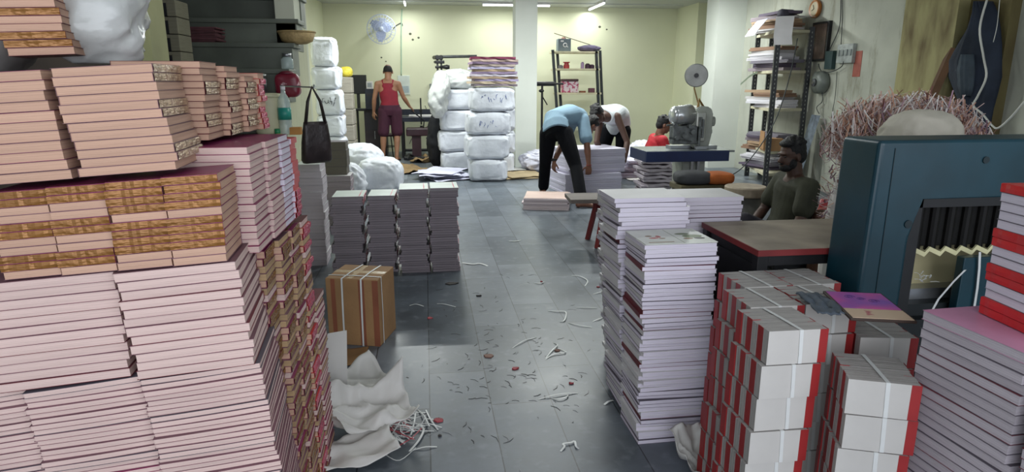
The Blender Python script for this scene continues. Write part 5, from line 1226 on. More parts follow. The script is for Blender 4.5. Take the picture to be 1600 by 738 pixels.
# red stool with board
t = thing('red_stool', 'red painted wooden stool carrying a board, left of the tall white stacks', 'stool', (onZ(960, 385).x + .02, 5.42, 0)); c = t.location.copy()
zs = onY(950, 318, 5.25).z
bm = bmesh.new(); box(bm, -.17, .20, -.15, .15, zs - .03, zs, bev=.004); obj('seat', bm, REDWOOD, t)
for sx in (-1, 1):
    for sy in (-1, 1):
        bm = bmesh.new(); tube(bm, [(sx * .19 + .0, sy * .17, 0), (sx * .14 + .015, sy * .12, zs - .03)], .026, 4); obj('leg', bm, REDWOOD, t)
bm = bmesh.new(); box(bm, -.16, .18, -.135, -.12, zs - .10, zs - .03); box(bm, -.16, .18, .12, .135, zs - .10, zs - .03); obj('rail', bm, REDWOOD, t)
bm = bmesh.new(); box(bm, -.36, .25, -.17, .17, 0, .035, bev=.003); tag(obj('wooden_board', bm, mat('grey_wood_board', '#6f655e', .7, .15, 3, .2, 20, stretch=(1, 6, 1)), None, (c.x - .06, c.y, zs + .0005), (0, 0, -.06)), 'grey wooden board lying across the red stool', 'board')
bm = bmesh.new(); box(bm, -.15, .15, -.12, .12, 0, .006); tag(obj('white_sheet', bm, WPAP, None, (c.x + .05, c.y, zs + .036), (0, 0, .1)), 'white sheet lying on the grey board over the red stool', 'paper')

# papers piled behind, around the seated man in red
rr = random.Random(3)
for k in range(6):
    p = onY(1005 + rr.uniform(-14, 14), 250, 9.3); sheet_block((p.x, p.y + .2, .045 * k), .8, .5, .044, rr.uniform(-15, 15), f'loose white sheet pile left of the man in red, {ordw(k + 1)} from the floor', 'white sheet piles by the man in red', 10 + k, layers=2, jit=.04)
for k in range(3):
    p = onZ(1003, 262 + 8 * k); sheet('paper_sheet', (p.x, p.y, .003), .6, .5, rr.uniform(-20, 20), .02, WPAP, f'white sheet flat on the floor left of the man in red, {["rear", "middle", "front"][k]} one', 'paper', 60 + k)
o = obj('paper_heap', sackmesh(.7, .4, .5, 111, .09, .9), mat('white_lilac_heap', '#cfcfdc'), None, (onY(1005, 220, 9.9).x, 9.9, 0.0), (0, 0, 0), True); tag(o, 'heap of crumpled papers behind the man in red by the yellow wall', 'paper heap')
# jumbled folded sheets under the stitching table
YJ = 6.75; a, b = onY(1008, 280, YJ).x, onY(1052, 280, YJ).x; n = 15; H_ = onY(1030, 246, YJ).z; MJ = mat('folded_sections', '#b3aab4', .75, .15, 6, .5, 6, rnd=.25)
for k in range(n):
    h = H_ / n; bm = bmesh.new(); rr = random.Random(k + 50); w_ = b - a; vs = []
    for i in range(9):
        x = -w_ / 2 + w_ * i / 8; dz = h * .5 * noise.noise(Vector((i * .5, k * .9, 0)))
        vs.append([bm.verts.new((x, yy, zz2 + dz)) for yy, zz2 in ((-.2, 0), (.2, 0), (.2, h * .7), (-.2, h * .7))])
    for p_, q_ in zip(vs, vs[1:]):
        for j in range(4): bm.faces.new((p_[j], p_[(j + 1) % 4], q_[(j + 1) % 4], q_[j]))
    bm.faces.new(vs[0]); bm.faces.new(vs[-1])
    o = obj('folded_section', bm, MJ, None, ((a + b) / 2 + R.uniform(-.025, .025), YJ + .2, k * h + h * .15), (0, 0, R.uniform(-.15, .15)))
    tag(o, f'folded grey paper section, {ordw(k + 1)} from the floor in the pile under the blue edged table', 'paper bundle', 'folded sections under the stitching table')

# ---- wire stitching machine
YM = 6.15
c = Vector((onY(1080, 240, YM).x, YM, 0)); t = thing('stitching_machine', 'large wire stitching machine with blue edged table and round reel on top', 'machine', c)
def g3(px, py, dy=0): v = onY(px, py, YM + dy); return Vector((v.x - c.x, v.y - c.y, v.z))
GM = mat('grey_green_enamel', '#a4a89e', .35, .12, 9, .1, 20); GD = mat('dark_grey_iron', '#6a6e6e', .35, .3, 25, metal=.4)
BL = mat('navy_blue_edge', '#14264f', .4, .1, 8)
tl, tr_ = g3(998, 233), g3(1132, 235); zt = tl.z
bm = bmesh.new(); box(bm, tl.x, tr_.x, -.22, .26, zt - .02, zt, bev=.002); obj('tabletop', bm, mat('steel_table', '#9da2a3', .25, .1, 8, metal=.6), t)
bm = bmesh.new(); box(bm, tl.x - .002, tr_.x - .06, -.235, -.21, zt - .105, zt - .004, bev=.003); box(bm, tl.x - .004, tl.x + .02, -.21, .26, zt - .105, zt - .004); obj('table_edge', bm, BL, t)
# column
bm = bmesh.new(); x0, x1 = g3(1062, 250).x, g3(1100, 250).x
prism(bm, [(x0 - .03, 0), (x1 + .05, 0), (x1 + .03, .05), (x1 - .02, .3), (x1, zt - .02), (x0, zt - .02), (x0 + .02, .3), (x0 - .01, .05)], -.05, .22)
bmesh.ops.bevel(bm, geom=bm.edges[:], offset=.012, segments=2, affect='EDGES'); obj('column', bm, GM, t)
bm = bmesh.new()
for q in (-.03, .035): box(bm, (x0 + x1) / 2 + q - .014, (x0 + x1) / 2 + q + .014, -.09, -.05, .25, zt - .06, bev=.004)
obj('slide', bm, STEEL, t)
# head: arched frame, motor drum, plates
h0, h1 = g3(1082, 230), g3(1112, 165)
bm = bmesh.new(); prism(bm, [(h0.x - .01, zt), (h1.x - .03, zt), (h1.x, zt + .14), (h1.x + .0, h1.z - .06), (h1.x - .04, h1.z - .01), (h0.x + .03, h1.z), (h0.x - .01, h1.z - .04), (h0.x - .03, zt + .22), (h0.x - .05, zt + .05)], -.06, .16)
bmesh.ops.bevel(bm, geom=[e for e in bm.edges if e.calc_length() > .05], offset=.014, segments=3, affect='EDGES'); obj('head', bm, GM, t)
bm = bmesh.new(); d0 = g3(1061, 180, -.02); tube(bm, [d0 + Vector((-.085, -.04, .0)), d0 + Vector((-.07, -.04, .0)), d0 + Vector((.11, .02, -.0))], [.03, .085, .105], 24); ell(bm, d0 + Vector((-.06, -.03, 0)), (.05, .09, .09)); obj('motor_drum', bm, mat('polished_shell', '#c9ccce', .22, .06, 8, metal=.6), t, smooth=True)
bm = bmesh.new(); e = g3(1050, 205); box(bm, e.x - .03, h0.x + .02, -.10, .0, zt + .05, e.z + .06, bev=.01)
for (px, py, r_) in ((1048, 195, .022), (1062, 210, .028), (1050, 214, .02), (1075, 205, .025), (1070, 196, .018)): v = g3(px, py); cyl(bm, (v.x, -.14, v.z), (v.x, -.09, v.z), r_, seg=12)
tube(bm, [g3(1036, 195) + Vector((0, -.1, 0)), g3(1062, 192) + Vector((0, -.1, 0))], .01, 6); tube(bm, [g3(1040, 214) + Vector((0, -.1, 0)), g3(1074, 220) + Vector((0, -.1, 0))], .012, 6)
obj('wire_feed', bm, GD, t)
bm = bmesh.new(); v = g3(1090, 195)
box(bm, v.x - .055, v.x + .045, -.10, -.06, v.z - .16, v.z + .13, bev=.012); obj('face_plate', bm, mat('pale_machine_plate', '#b6b8b0', .3, .1, 10, metal=.5), t)
bm = bmesh.new()
box(bm, v.x - .035, v.x - .012, -.125, -.10, v.z - .20, v.z + .08, bev=.004); box(bm, v.x + .0, v.x + .02, -.12, -.10, v.z - .12, v.z + .06, bev=.004)
for q in (-.1, -.02, .07): cyl(bm, (v.x - .02, -.135, v.z + q), (v.x - .02, -.12, v.z + q), .013, seg=10); 
obj('stitching_bar', bm, GD, t)
bm = bmesh.new(); w2 = g3(1111, 190); cyl(bm, (w2.x - .01, .05, w2.z), (w2.x + .05, .05, w2.z), .05, seg=20); cyl(bm, (w2.x - .01, .05, w2.z - .1), (w2.x + .03, .05, w2.z - .1), .03, seg=16); obj('side_wheel', bm, GM, t, smooth=False)
bm = bmesh.new(); box(bm, v.x - .06, v.x + .05, -.15, -.10, zt, zt + .035, bev=.004); box(bm, v.x - .28, v.x - .06, -.02, .1, zt, zt + .03, bev=.003); box(bm, v.x + .05, v.x + .2, -.05, .1, zt, zt + .03, bev=.003); obj('stitch_anvil', bm, STEEL, t)
r0 = g3(1088, 118); bm = bmesh.new(); R_ = .112
cc = Vector((r0.x, 0, r0.z)); ax = Vector((-.35, -1, 0)).normalized()
tube(bm, [cc - ax * .014, cc - ax * .012, cc + ax * .008, cc + ax * .012], [R_ - .01, R_, R_, R_ - .008], 32); obj('wire_reel', bm, mat('aged_reel', '#8b8c87', .4, .2, 7, metal=.3), t, smooth=False)
bm = bmesh.new(); cyl(bm, cc + ax * .012, cc + ax * .03, .022, seg=14); obj('reel_hub', bm, BLACK, t)
bm = bmesh.new(); tube(bm, [cc + Vector((0.01, .02, 0)), cc + Vector((-.005, .02, -.12)), Vector((h0.x + .04, .0, h1.z - .01))], .007, 6); tube(bm, [Vector((h0.x + .02, -.02, h1.z - .02)), Vector((h0.x + .03, -.02, h1.z + .06)), Vector((h0.x + .075, -.02, h1.z - .01))], .013, 6); obj('reel_arm', bm, mat('brass_brown', '#8a6a3a', .4, .2, 10, metal=.4), t)
bm = bmesh.new(); tube(bm, [g3(1062, 270) + Vector((0, -.05, 0)), g3(1052, 285) + Vector((0, -.15, 0)), g3(1056, 300) + Vector((0, -.2, 0))], .02, 6); obj('foot_lever', bm, GD, t)
# seat with cloth cushion, drum stool
t = thing('operator_bench', 'low bench with grey and orange cushion in front of the stitching machine', 'bench', (onY(1103, 290, 5.35).x, 5.4, 0))
zz = onY(1100, 289, 5.3).z
bm = bmesh.new(); box(bm, -.26, .26, -.13, .15, zz - .05, zz, bev=.006); obj('bench_top', bm, mat('olive_board', '#6a6248', .7, .15, 5), t)
for sx in (-.22, .22):
    for sy in (-.1, .12):
        bm = bmesh.new(); cbox(bm, (sx, sy, (zz - .05) / 2), (.035, .035, zz - .05)); obj('leg', bm, BLACK, t)
o1 = obj('grey_cushion', sackmesh(.32, .26, .115, 121, .008, .6), mat('dark_grey_cloth', '#47484b', .8, .15, 6, .4, 20), None, (onY(1084, 283, 5.35).x, 5.38, zz), (0, 0, 0), True); tag(o1, 'dark grey cushion on the left half of the low bench', 'cushion')
o2 = obj('orange_cushion', sackmesh(.26, .26, .105, 122, .008, .6), mat('orange_cloth', '#b5602a', .8, .12, 8, .4, 20), None, (onY(1121, 283, 5.35).x, 5.36, zz), (0, 0, 0), True); tag(o2, 'orange cushion on the right half of the low bench', 'cushion')
t = thing('drum_stool', 'round drum with thick pale wooden top between bench and seated man', 'stool', (onY(1171, 300, 4.95).x, 5.02, 0)); zz = onY(1171, 291, 5.0).z
bm = bmesh.new(); lathe(bm, [(.13, 0), (.14, .02), (.14, zz - .09), (.13, zz - .085)], 28); obj('drum_body', bm, mat('grey_drum', '#6d6c66', .5, .2, 6), t, smooth=True)
bm = bmesh.new(); lathe(bm, [(.165, zz - .08), (.17, zz - .07), (.17, zz - .01), (.16, zz)], 32); obj('wooden_top', bm, mat('pale_chopping_wood', '#a89a86', .7, .15, 12, .3, 30), t)

# ---- slotted angle rack at the right wall
t = thing('slotted_rack', 'tall black slotted angle rack crowded with papers against the right wall', 'shelf', (4.85, 8.7, 0)); c = t.location.copy()
XN = 4.62; YN = 8.2
fA = onX(1216, 60, 4.60); htop = onY(1216, 48, YN).z
corners = [(4.55, 8.15), (4.60, 9.35), (5.02, 8.15), (5.07, 9.35)]
xs = onY(1200, 200, 8.15).x
corners = [(xs, 8.15), (onY(1170, 200, 9.3).x, 9.3), (onY(1250, 200, 8.25).x, 8.25), (5.15, 9.4)]
heights = [onY(1214, 58, 8.15).z, onY(1180, 45, 9.3).z, onY(1262, 42, 8.25).z, onY(1180, 45, 9.3).z]
for (x, y), hh in zip(corners, heights):
    bm = bmesh.new(); M_ = Matrix.Translation((x - c.x, y - c.y, 0)) @ Matrix.Rotation(-.3, 4, 'Z')
    box(bm, 0, .062, 0, .005, 0, hh, M=M_); box(bm, 0, .005, 0, .062, 0, hh, M=M_); o = obj('post', bm, mat('black_slotted_steel', '#1f2224', .45, .2, 10), t)
    bm = bmesh.new(); k = 0
    while .06 + k * .055 < hh - .03:
        z = .06 + k * .055; box(bm, .027, .035, -.0025, -.0005, z, z + .022, M=M_); box(bm, -.0025, -.0005, .027, .035, z, z + .022, M=M_); k += 1
    so = obj('slots', bm, mat('slot_glint', '#8f938a', .7), o)
shelf_z = [onY(1240, y_, 8.2).z for y_ in (46, 110, 170, 236, 270)]
MZ = mat('grey_cream_shelf', '#b9b49a', .6, .12, 6)
for z in shelf_z:
    bm = bmesh.new(); q = [(p_[0] - c.x + dx, p_[1] - c.y + dy) for p_, dx, dy in zip((corners[0], corners[2], corners[3], corners[1]), (.01, 0.04, 0, .01), (.01, .01, .03, .03))]
    lo = [bm.verts.new((x, y, z - .035)) for x, y in q]; hi = [bm.verts.new((x, y, z)) for x, y in q]
    bm.faces.new(lo[::-1]); bm.faces.new(hi)
    for k in range(4): bm.faces.new((lo[k], lo[(k + 1) % 4], hi[(k + 1) % 4], hi[k]))
    obj('shelf', bm, MZ, t)
tones = ['#b8b5b5', '#8d8288', '#c9c6cc', '#8a6d58', '#5f5566', '#d5d3d8', '#a98f74', '#7a7680']
nmz = ['top shelf', 'second shelf', 'third shelf', 'fourth shelf', 'lowest shelf']
tot = {0: 5, 1: 7, 2: 5, 3: 5, 4: 7}
cnt = 0
for si, z in enumerate(shelf_z):
    zc = z
    for k in range(tot[si]):
        h = R.uniform(.03, .062); fx = R.uniform(.0, .03)
        cxx = 4.86 + fx; cyy = 8.62 + R.uniform(-.1, .1) + .1
        col = tones[(k * 3 + si) % 8]
        sheet_block((cxx, cyy, zc + .0005), .30, .62 + R.uniform(-.1, .1), h, 8 + R.uniform(-8, 8), f'paper bundle on the {nmz[si]} of the slotted rack, {ordw(k + 1)} from the shelf board', 'paper bundles on the slotted rack', cnt, 'shelf_bundle', mat('bundle_' + col, col, .8, .15, 6, .4, 3, stretch=(1, 1, 60)), 2, .02)
        zc += h + .001; cnt += 1
# carton and big papers on particular shelves
bm = bmesh.new(); box(bm, -.12, .12, -.14, .14, 0, .17, bev=.004); box(bm, -.13, -.12, -.14, .14, 0.02, .26); tag(obj('open_carton', bm, CARDB, None, (corners[0][0] + .17, 8.33, shelf_z[3] + .001), (0, 0, -.3)), 'open brown carton on the fourth shelf of the slotted rack', 'box')
z = shelf_z[0]
bm = bmesh.new(); y_ = 8.30; P0 = [(-.02 * k if k < 0 else 0, 0) for k in range(3)]
ribbon(bm, [Vector((5.0, 8.25, z + .16)), Vector((4.75, 8.2, z + .165)), Vector((xs + .08, 8.12, z + .15)), Vector((xs + .06, 8.10, z + .0)), Vector((xs + .055, 8.095, z - .10)), Vector((xs + .07, 8.09, z - .20))], .22, (.85, -.5, 0), .003)
tag(obj('hanging_sheet', bm, WHITEC), 'large white sheet hanging over the front of the slotted rack top', 'paper')
bm = bmesh.new(); ribbon(bm, [Vector((xs + .1, 8.5, z + .18)), Vector((xs + .0, 8.55, z + .15)), Vector((xs - .09, 8.6, z + .02)), Vector((xs - .13, 8.62, z - .06))], .35, (.1, 1, 0), .003)
tag(obj('hanging_sheet', bm, mat('lilac_sheet', '#b9b8c4', .5)), 'lilac white sheet drooping over the left end of the slotted rack top', 'paper')
bm = bmesh.new(); tube(bm, [(4.7, 8.35, z + .21), (5.0, 8.6, z + .23), (5.02, 9.1, z + .22)], .06, 8); tag(obj('rolled_cloth', bm, mat('dark_roll', '#3c3a45', .8, .2, 6), smooth=True), 'dark rolled cloth lying on top of the slotted rack', 'cloth')
a = onY(1157, 132, 9.0); b = onY(1184, 112, 8.9)
bm = bmesh.new(); ribbon(bm, [b, (a + b) / 2 + Vector((0, 0, .02)), a], .03, (0, 0, 1), .002); tag(obj('paper_strip', bm, mat('pale_green_strip', '#aebfa6', .5)), 'pale green strip poking out left of the slotted rack', 'strip')
wire([onY(1246, 60, 8.0), onY(1235, 115, 8.0), onY(1215, 180, 7.9), onY(1190, 225, 7.7), onY(1160, 262, 7.2), onY(1135, 278, 6.6)], .007, DC, 'dark cable running down across the slotted rack to the stitching machine')
# bucket, red jug near seated man
t = thing('red_jug', 'red plastic jug on the floor behind the seated man, left of the shred sack', 'jug', (onY(1286, 330, 4.6).x, 4.6, 0))
zz = onY(1283, 312, 4.6).z
bm = bmesh.new(); lathe(bm, [(.07, 0), (.08, .02), (.085, zz - .18), (.05, zz - .1), (.035, zz - .06), (.035, zz)], 20); obj('body', bm, mat('red_plastic', '#b03438'), t, smooth=True)
bm = bmesh.new(); tube(bm, [(.035, 0, zz - .03), (.1, 0, zz - .06), (.09, 0, zz - .2)], .01, 8); obj('handle', bm, mat('red_plastic', '#b03438'), t, smooth=True)
bm = bmesh.new(); lathe(bm, [(.1, 0), (.11, .02), (.11, onY(1278, 333, 4.2).z), (.1, onY(1278, 333, 4.2).z + .004)], 24); tag(obj('wooden_block', bm, mat('brown_block', '#6b4b3a', .7, .2, 8), None, (onY(1283, 335, 4.2).x + .06, 4.2, 0)), 'short round brown block beside the red jug', 'block')

# ================================================================== people
def blob(name, prims, m, voxel=.007, smooth=4, parent=None):
    bm = bmesh.new()
    for p in prims:
        k = p[0]
        if k == 'cap':       # tapered capsule
            _, a, b, ra, rb = p; a, b = Vector(a), Vector(b); d = (b - a)
            L_ = d.length; d.normalize(); s = d.orthogonal().normalized(); u = d.cross(s); rings = []
            N_ = 14
            prof = [(-ra * math.cos(q), ra * math.sin(q)) for q in (.25, .6, 1.0, 1.35)] + [(L_ * i / 6, ra + (rb - ra) * i / 6) for i in range(7)] + [(L_ + rb * math.cos(q), rb * math.sin(q)) for q in (1.35, 1.0, .6, .25)]
            for x, r_ in prof: rings.append([bm.verts.new(a + d * x + (s * math.cos(t_) + u * math.sin(t_)) * r_) for t_ in [2 * PI * i / N_ for i in range(N_)]])
            for q, r_ in zip(rings, rings[1:]):
                for i in range(N_): bm.faces.new((q[i], q[(i + 1) % N_], r_[(i + 1) % N_], r_[i]))
            bm.faces.new(rings[0][::-1]); bm.faces.new(rings[-1])
        elif k == 'loft':    # [(centre, a, b)], side vector
            _, secs, side = p; side = Vector(side).normalized(); rings = []; N_ = 24
            cs = [Vector(s_[0]) for s_ in secs]
            for i, (c_, a_, b_) in enumerate(secs):
                d = (cs[min(i + 1, len(cs) - 1)] - cs[max(0, i - 1)]).normalized(); sd = (side - d * side.dot(d)).normalized(); fr_ = d.cross(sd)
                rings.append([bm.verts.new(Vector(c_) + sd * a_ * math.copysign(abs(math.cos(t_)) ** .85, math.cos(t_)) + fr_ * b_ * math.copysign(abs(math.sin(t_)) ** .85, math.sin(t_))) for t_ in [2 * PI * q / N_ for q in range(N_)]])
            for q, r_ in zip(rings, rings[1:]):
                for i in range(N_): bm.faces.new((q[i], q[(i + 1) % N_], r_[(i + 1) % N_], r_[i]))
            bm.faces.new(rings[0][::-1]); bm.faces.new(rings[-1])
        elif k == 'ell':
            _, c_, r_, rot = p; ell(bm, c_, r_, rot, 16)
    bmesh.ops.recalc_face_normals(bm, faces=bm.faces[:])
    me = bpy.data.meshes.new('tmp'); bm.to_mesh(me); bm.free(); o = bpy.data.objects.new('tmp', me); COL.objects.link(o)
    md = o.modifiers.new('r', 'REMESH'); md.mode = 'VOXEL'; md.voxel_size = voxel; md.use_smooth_shade = True
    if smooth: ms = o.modifiers.new('s', 'SMOOTH'); ms.iterations = smooth; ms.factor = .5
    dg = bpy.context.evaluated_depsgraph_get(); dg.update(); ev = o.evaluated_get(dg); me2 = bpy.data.meshes.new_from_object(ev)
    bpy.data.objects.remove(o); me2.name = name; me2.materials.clear(); me2.materials.append(m)
    for p in me2.polygons: p.use_smooth = True
    return link(name, me2, parent)
def frame(f, u):
    f = Vector(f).normalized(); u = Vector(u); u = (u - f * u.dot(f)).normalized(); r_ = f.cross(u)   # right
    return Matrix((r_, f, u)).transposed()     # columns: x right, y face, z up
def hand_prims(wr, d, palm, curl, thumb_side, s=1.0):
    """wrist, finger direction, palm normal (side the fingers curl to), curl in radians per joint"""
    d = Vector(d).normalized(); palm = Vector(palm); palm = (palm - d * palm.dot(d)).normalized(); sd = d.cross(palm).normalized() * thumb_side
    wr = Vector(wr); out = [('loft', [(wr, .027 * s, .019 * s), (wr + d * .03 * s, .034 * s, .017 * s), (wr + d * .07 * s, .041 * s, .015 * s), (wr + d * .095 * s, .040 * s, .012 * s)], sd)]
    for i, (off, ln) in enumerate(((.030, .072), (.0105, .080), (-.0095, .075), (-.029, .060))):
        p = wr + d * .09 * s + sd * off * s; dd = d.copy(); ax = dd.cross(palm)
        for j, fr_ in enumerate((.45, .3, .25)):
            dd = (dd * math.cos(curl) + palm * math.sin(curl)).normalized() if j == 0 else (Quaternion(ax, curl) @ dd)
            q = p + dd * ln * fr_ * s; out.append(('cap', p, q, .0092 * s, .0082 * s)); p = q
    p = wr + d * .025 * s + sd * .028 * s; q = p + (d * .6 + sd * .75 + palm * .25).normalized() * .042 * s; r_ = q + (d * .9 + sd * .15 + palm * .45).normalized() * .035 * s
    out += [('cap', p, q, .012 * s, .0105 * s), ('cap', q, r_, .0102 * s, .0085 * s)]
    return out
def head_prims(c_, f, u, s=1.0):
    M_ = frame(f, u); c_ = Vector(c_); T = lambda x, y, z: c_ + M_ @ Vector((x * s, y * s, z * s))
    return [('ell', T(0, -.012, .025), (.074 * s, .094 * s, .092 * s), M_), ('ell', T(0, .018, -.035), (.060 * s, .070 * s, .075 * s), M_), ('ell', T(0, .052, -.082), (.030 * s, .026 * s, .024 * s), M_),
            ('cap', T(0, .080, .008), T(0, .104, -.028), .010 * s, .014 * s), ('ell', T(0, .102, -.034), (.018 * s, .012 * s, .009 * s), M_),
            ('ell', T(0, .086, -.062), (.025 * s, .009 * s, .008 * s), M_), ('ell', T(0, .084, .026), (.052 * s, .012 * s, .009 * s), M_),
            ('ell', T(.077, -.005, -.01), (.010 * s, .020 * s, .031 * s), M_), ('ell', T(-.077, -.005, -.01), (.010 * s, .020 * s, .031 * s), M_),
            ('cap', T(0, -.03, -.05), T(0, -.035, -.13), .052 * s, .055 * s)]
def foot_prims(an, dr, s=1.0):
    an = Vector(an); dr = Vector(dr); dr.z = 0; dr.normalize(); sd = Vector((0, 0, 1)).cross(dr)
    out = [('ell', Vector((an.x, an.y, .035)) - dr * .035, (.034, .04, .034), None), ('loft', [(Vector((an.x, an.y, .05)) - dr * .02, .033, .045), (Vector((an.x, an.y, .042)) + dr * .06, .04, .035), (Vector((an.x, an.y, .026)) + dr * .13, .047, .022), (Vector((an.x, an.y, .018)) + dr * .175, .042, .013)], sd)]
    for i, (o_, l_) in enumerate(((-.032, .05), (-.014, .047), (.002, .042), (.017, .036), (.03, .028))):
        p = Vector((an.x, an.y, .016)) + dr * .165 + sd * o_; out.append(('cap', p, p + dr * l_ * .8 - Vector((0, 0, .003)), .011 if i == 0 else .009, .010 if i == 0 else .008))
    return out
def limb(*pts):
    out = []
    for (a, ra), (b, rb) in zip(pts, pts[1:]): out.append(('cap', a, b, ra, rb))
    return out
def person(label, loc, J, skin, garments, hair, face=(0, 1, 0), headup=(0, 0, 1), feet=True, hands=None, side=(1, 0, 0), group=None, s=1.0, shoulder_w=None, voxel=.0065):
    """J: joints in world coordinates"""
    root = None
    S = Vector(side).normalized()
    Vv = {k: Vector(v) for k, v in J.items()}
    pel, wst, chs, nk = Vv['pelvis'], Vv['waist'], Vv['chest'], Vv['neck']
    pr = [('loft', [(pel - (wst - pel).normalized() * .09, .12, .085), (pel, .165, .112), (pel + (wst - pel) * .6, .15, .10), (wst, .135, .092), (wst + (chs - wst) * .5, .152, .102), (chs, .172, .112), (chs + (nk - chs) * .5, .165, .098), (chs + (nk - chs) * .8, .12, .075), (nk, .058, .056)], S)]
    hd = Vv['head']
    pr += head_prims(hd, face, headup, s) + [('cap', nk, hd - (hd - nk) * .3, .056, .052)]
    for q in 'LR':
        sh_, el, wr = Vv['sh' + q], Vv['el' + q], Vv['wr' + q]
        pr += limb((chs + (nk - chs) * .96, .052), (chs + (nk - chs) * .8 + (sh_ - chs - (nk - chs) * .8) * .55, .052), (sh_, .052))
        pr += limb((chs + (nk - chs) * .55, .07), (sh_, .056), (sh_ + (el - sh_) * .35, .048), (el, .038)) + limb((el, .039), (el + (wr - el) * .3, .041), (wr, .026))
        hp, kn, an = Vv['hip' + q], Vv['kn' + q], Vv['an' + q]
        pr += limb((hp, .095), (hp + (kn - hp) * .4, .082), (kn, .056)) + limb((kn, .056), (kn + (an - kn) * .35, .057), (kn + (an - kn) * .8, .038), (an, .036))
        if feet: pr += foot_prims(an, Vv['toe' + q] - an)
        if hands: pr += hand_prims(wr, *hands[q])
    body = blob('body', pr, skin, voxel, 3)
    loc = Vector(loc)
    t = thing('person', label, 'person', loc, group=group)
    body.parent = t; body.location = -loc
    for (nm, prs, m_) in garments(Vv, S):
        g_ = blob(nm, prs, m_, .009, 3, t); g_.location = -loc
    if hair:
        M_ = frame(face, headup); T = lambda x, y, z: hd + M_ @ Vector((x * s, y * s, z * s))
        if hair == 'bald':
            hp_ = [('ell', T(0, -.036, .030), (.080, .084, .078), M_), ('ell', T(.06, -.01, .01), (.022, .05, .04), M_), ('ell', T(-.06, -.01, .01), (.022, .05, .04), M_)]
        else:
            hp_ = [('ell', T(0, -.026, .042), (.083, .094, .090), M_), ('ell', T(0, -.055, -.005), (.076, .064, .072), M_), ('ell', T(0, .035, .094), (.062, .05, .030), M_)]
            rr = random.Random(len(label))
            for k in range(26 if hair != 'short' else 12):
                a_ = rr.uniform(0, 2 * PI); b_ = rr.uniform(0, 1.1); hp_.append(('ell', T(.08 * math.sin(b_) * math.cos(a_), -.02 + .088 * math.sin(b_) * math.sin(a_) - .004, .045 + .086 * math.cos(b_)), (.022, .022, .018), M_))
            if 'beard' in hair: hp_ += [('ell', T(0, .045, -.078), (.050, .050, .040), M_), ('ell', T(.045, .02, -.05), (.020, .035, .045), M_), ('ell', T(-.045, .02, -.05), (.020, .035, .045), M_), ('ell', T(0, .092, -.048), (.028, .010, .006), M_)]
        h_ = blob('hair', hp_, HAIR, .005, 2, t); h_.location = -loc
    M_ = frame(face, headup)
    for sx in (-1, 1):
        bm = bmesh.new(); ell(bm, hd + M_ @ Vector((sx * .031 * s, .0775 * s, .004 * s)), (.013, .008, .007), M_, 10); e_ = obj('eye', bm, mat('eye_dark', '#2a211f', .3), t, smooth=True); e_.location = -loc
    return t
def lerp(a, b, f): return a + (b - a) * f
def G_torso(V, e=.012, low=-.06, top=.8, S=None, neck=True):
    pel, wst, chs, nk = V['pelvis'], V['waist'], V['chest'], V['neck']; up = (wst - pel).normalized()
    secs = [(pel + up * low, .170 + e, .118 + e), (lerp(pel, wst, .6), .155 + e, .108 + e), (wst, .142 + e, .100 + e), (lerp(wst, chs, .5), .155 + e, .106 + e), (chs, .173 + e, .113 + e), (lerp(chs, nk, .5), .165 + e, .098 + e)]
    if neck: secs += [(lerp(chs, nk, .8), .118 + e, .074 + e)]
    return [('loft', secs, S)]
def G_sleeve(V, q, f, e=.012, flare=.0):
    sh_, el = V['sh' + q], V['el' + q]; nk, chs = V['neck'], V['chest']
    return limb((lerp(chs, nk, .55), .072 + e), (sh_, .060 + e), (lerp(sh_, el, f), .052 + e + flare))
def G_legs(V, f, e=.012, q2=None, lowr=None):
    out = []
    for q in 'LR':
        hp, kn, an = V['hip' + q], V['kn' + q], V['an' + q]
        if f <= 1: out += limb((hp, .098 + e), (lerp(hp, kn, .45), .086 + e), (lerp(hp, kn, f), (lowr or .066) + e))
        else: out += limb((hp, .098 + e), (lerp(hp, kn, .45), .084 + e), (kn, .062 + e), (lerp(kn, an, .4), .060 + e), (lerp(kn, an, f - 1), (lowr or .048) + e))
    return out
def G_pelvis(V, S, e=.014, top=.45):
    pel, wst = V['pelvis'], V['waist']; up = (wst - pel).normalized()
    return [('loft', [(pel - up * .10, .125 + e, .09 + e), (pel, .168 + e, .116 + e), (lerp(pel, wst, top), .158 + e, .108 + e)], S)]

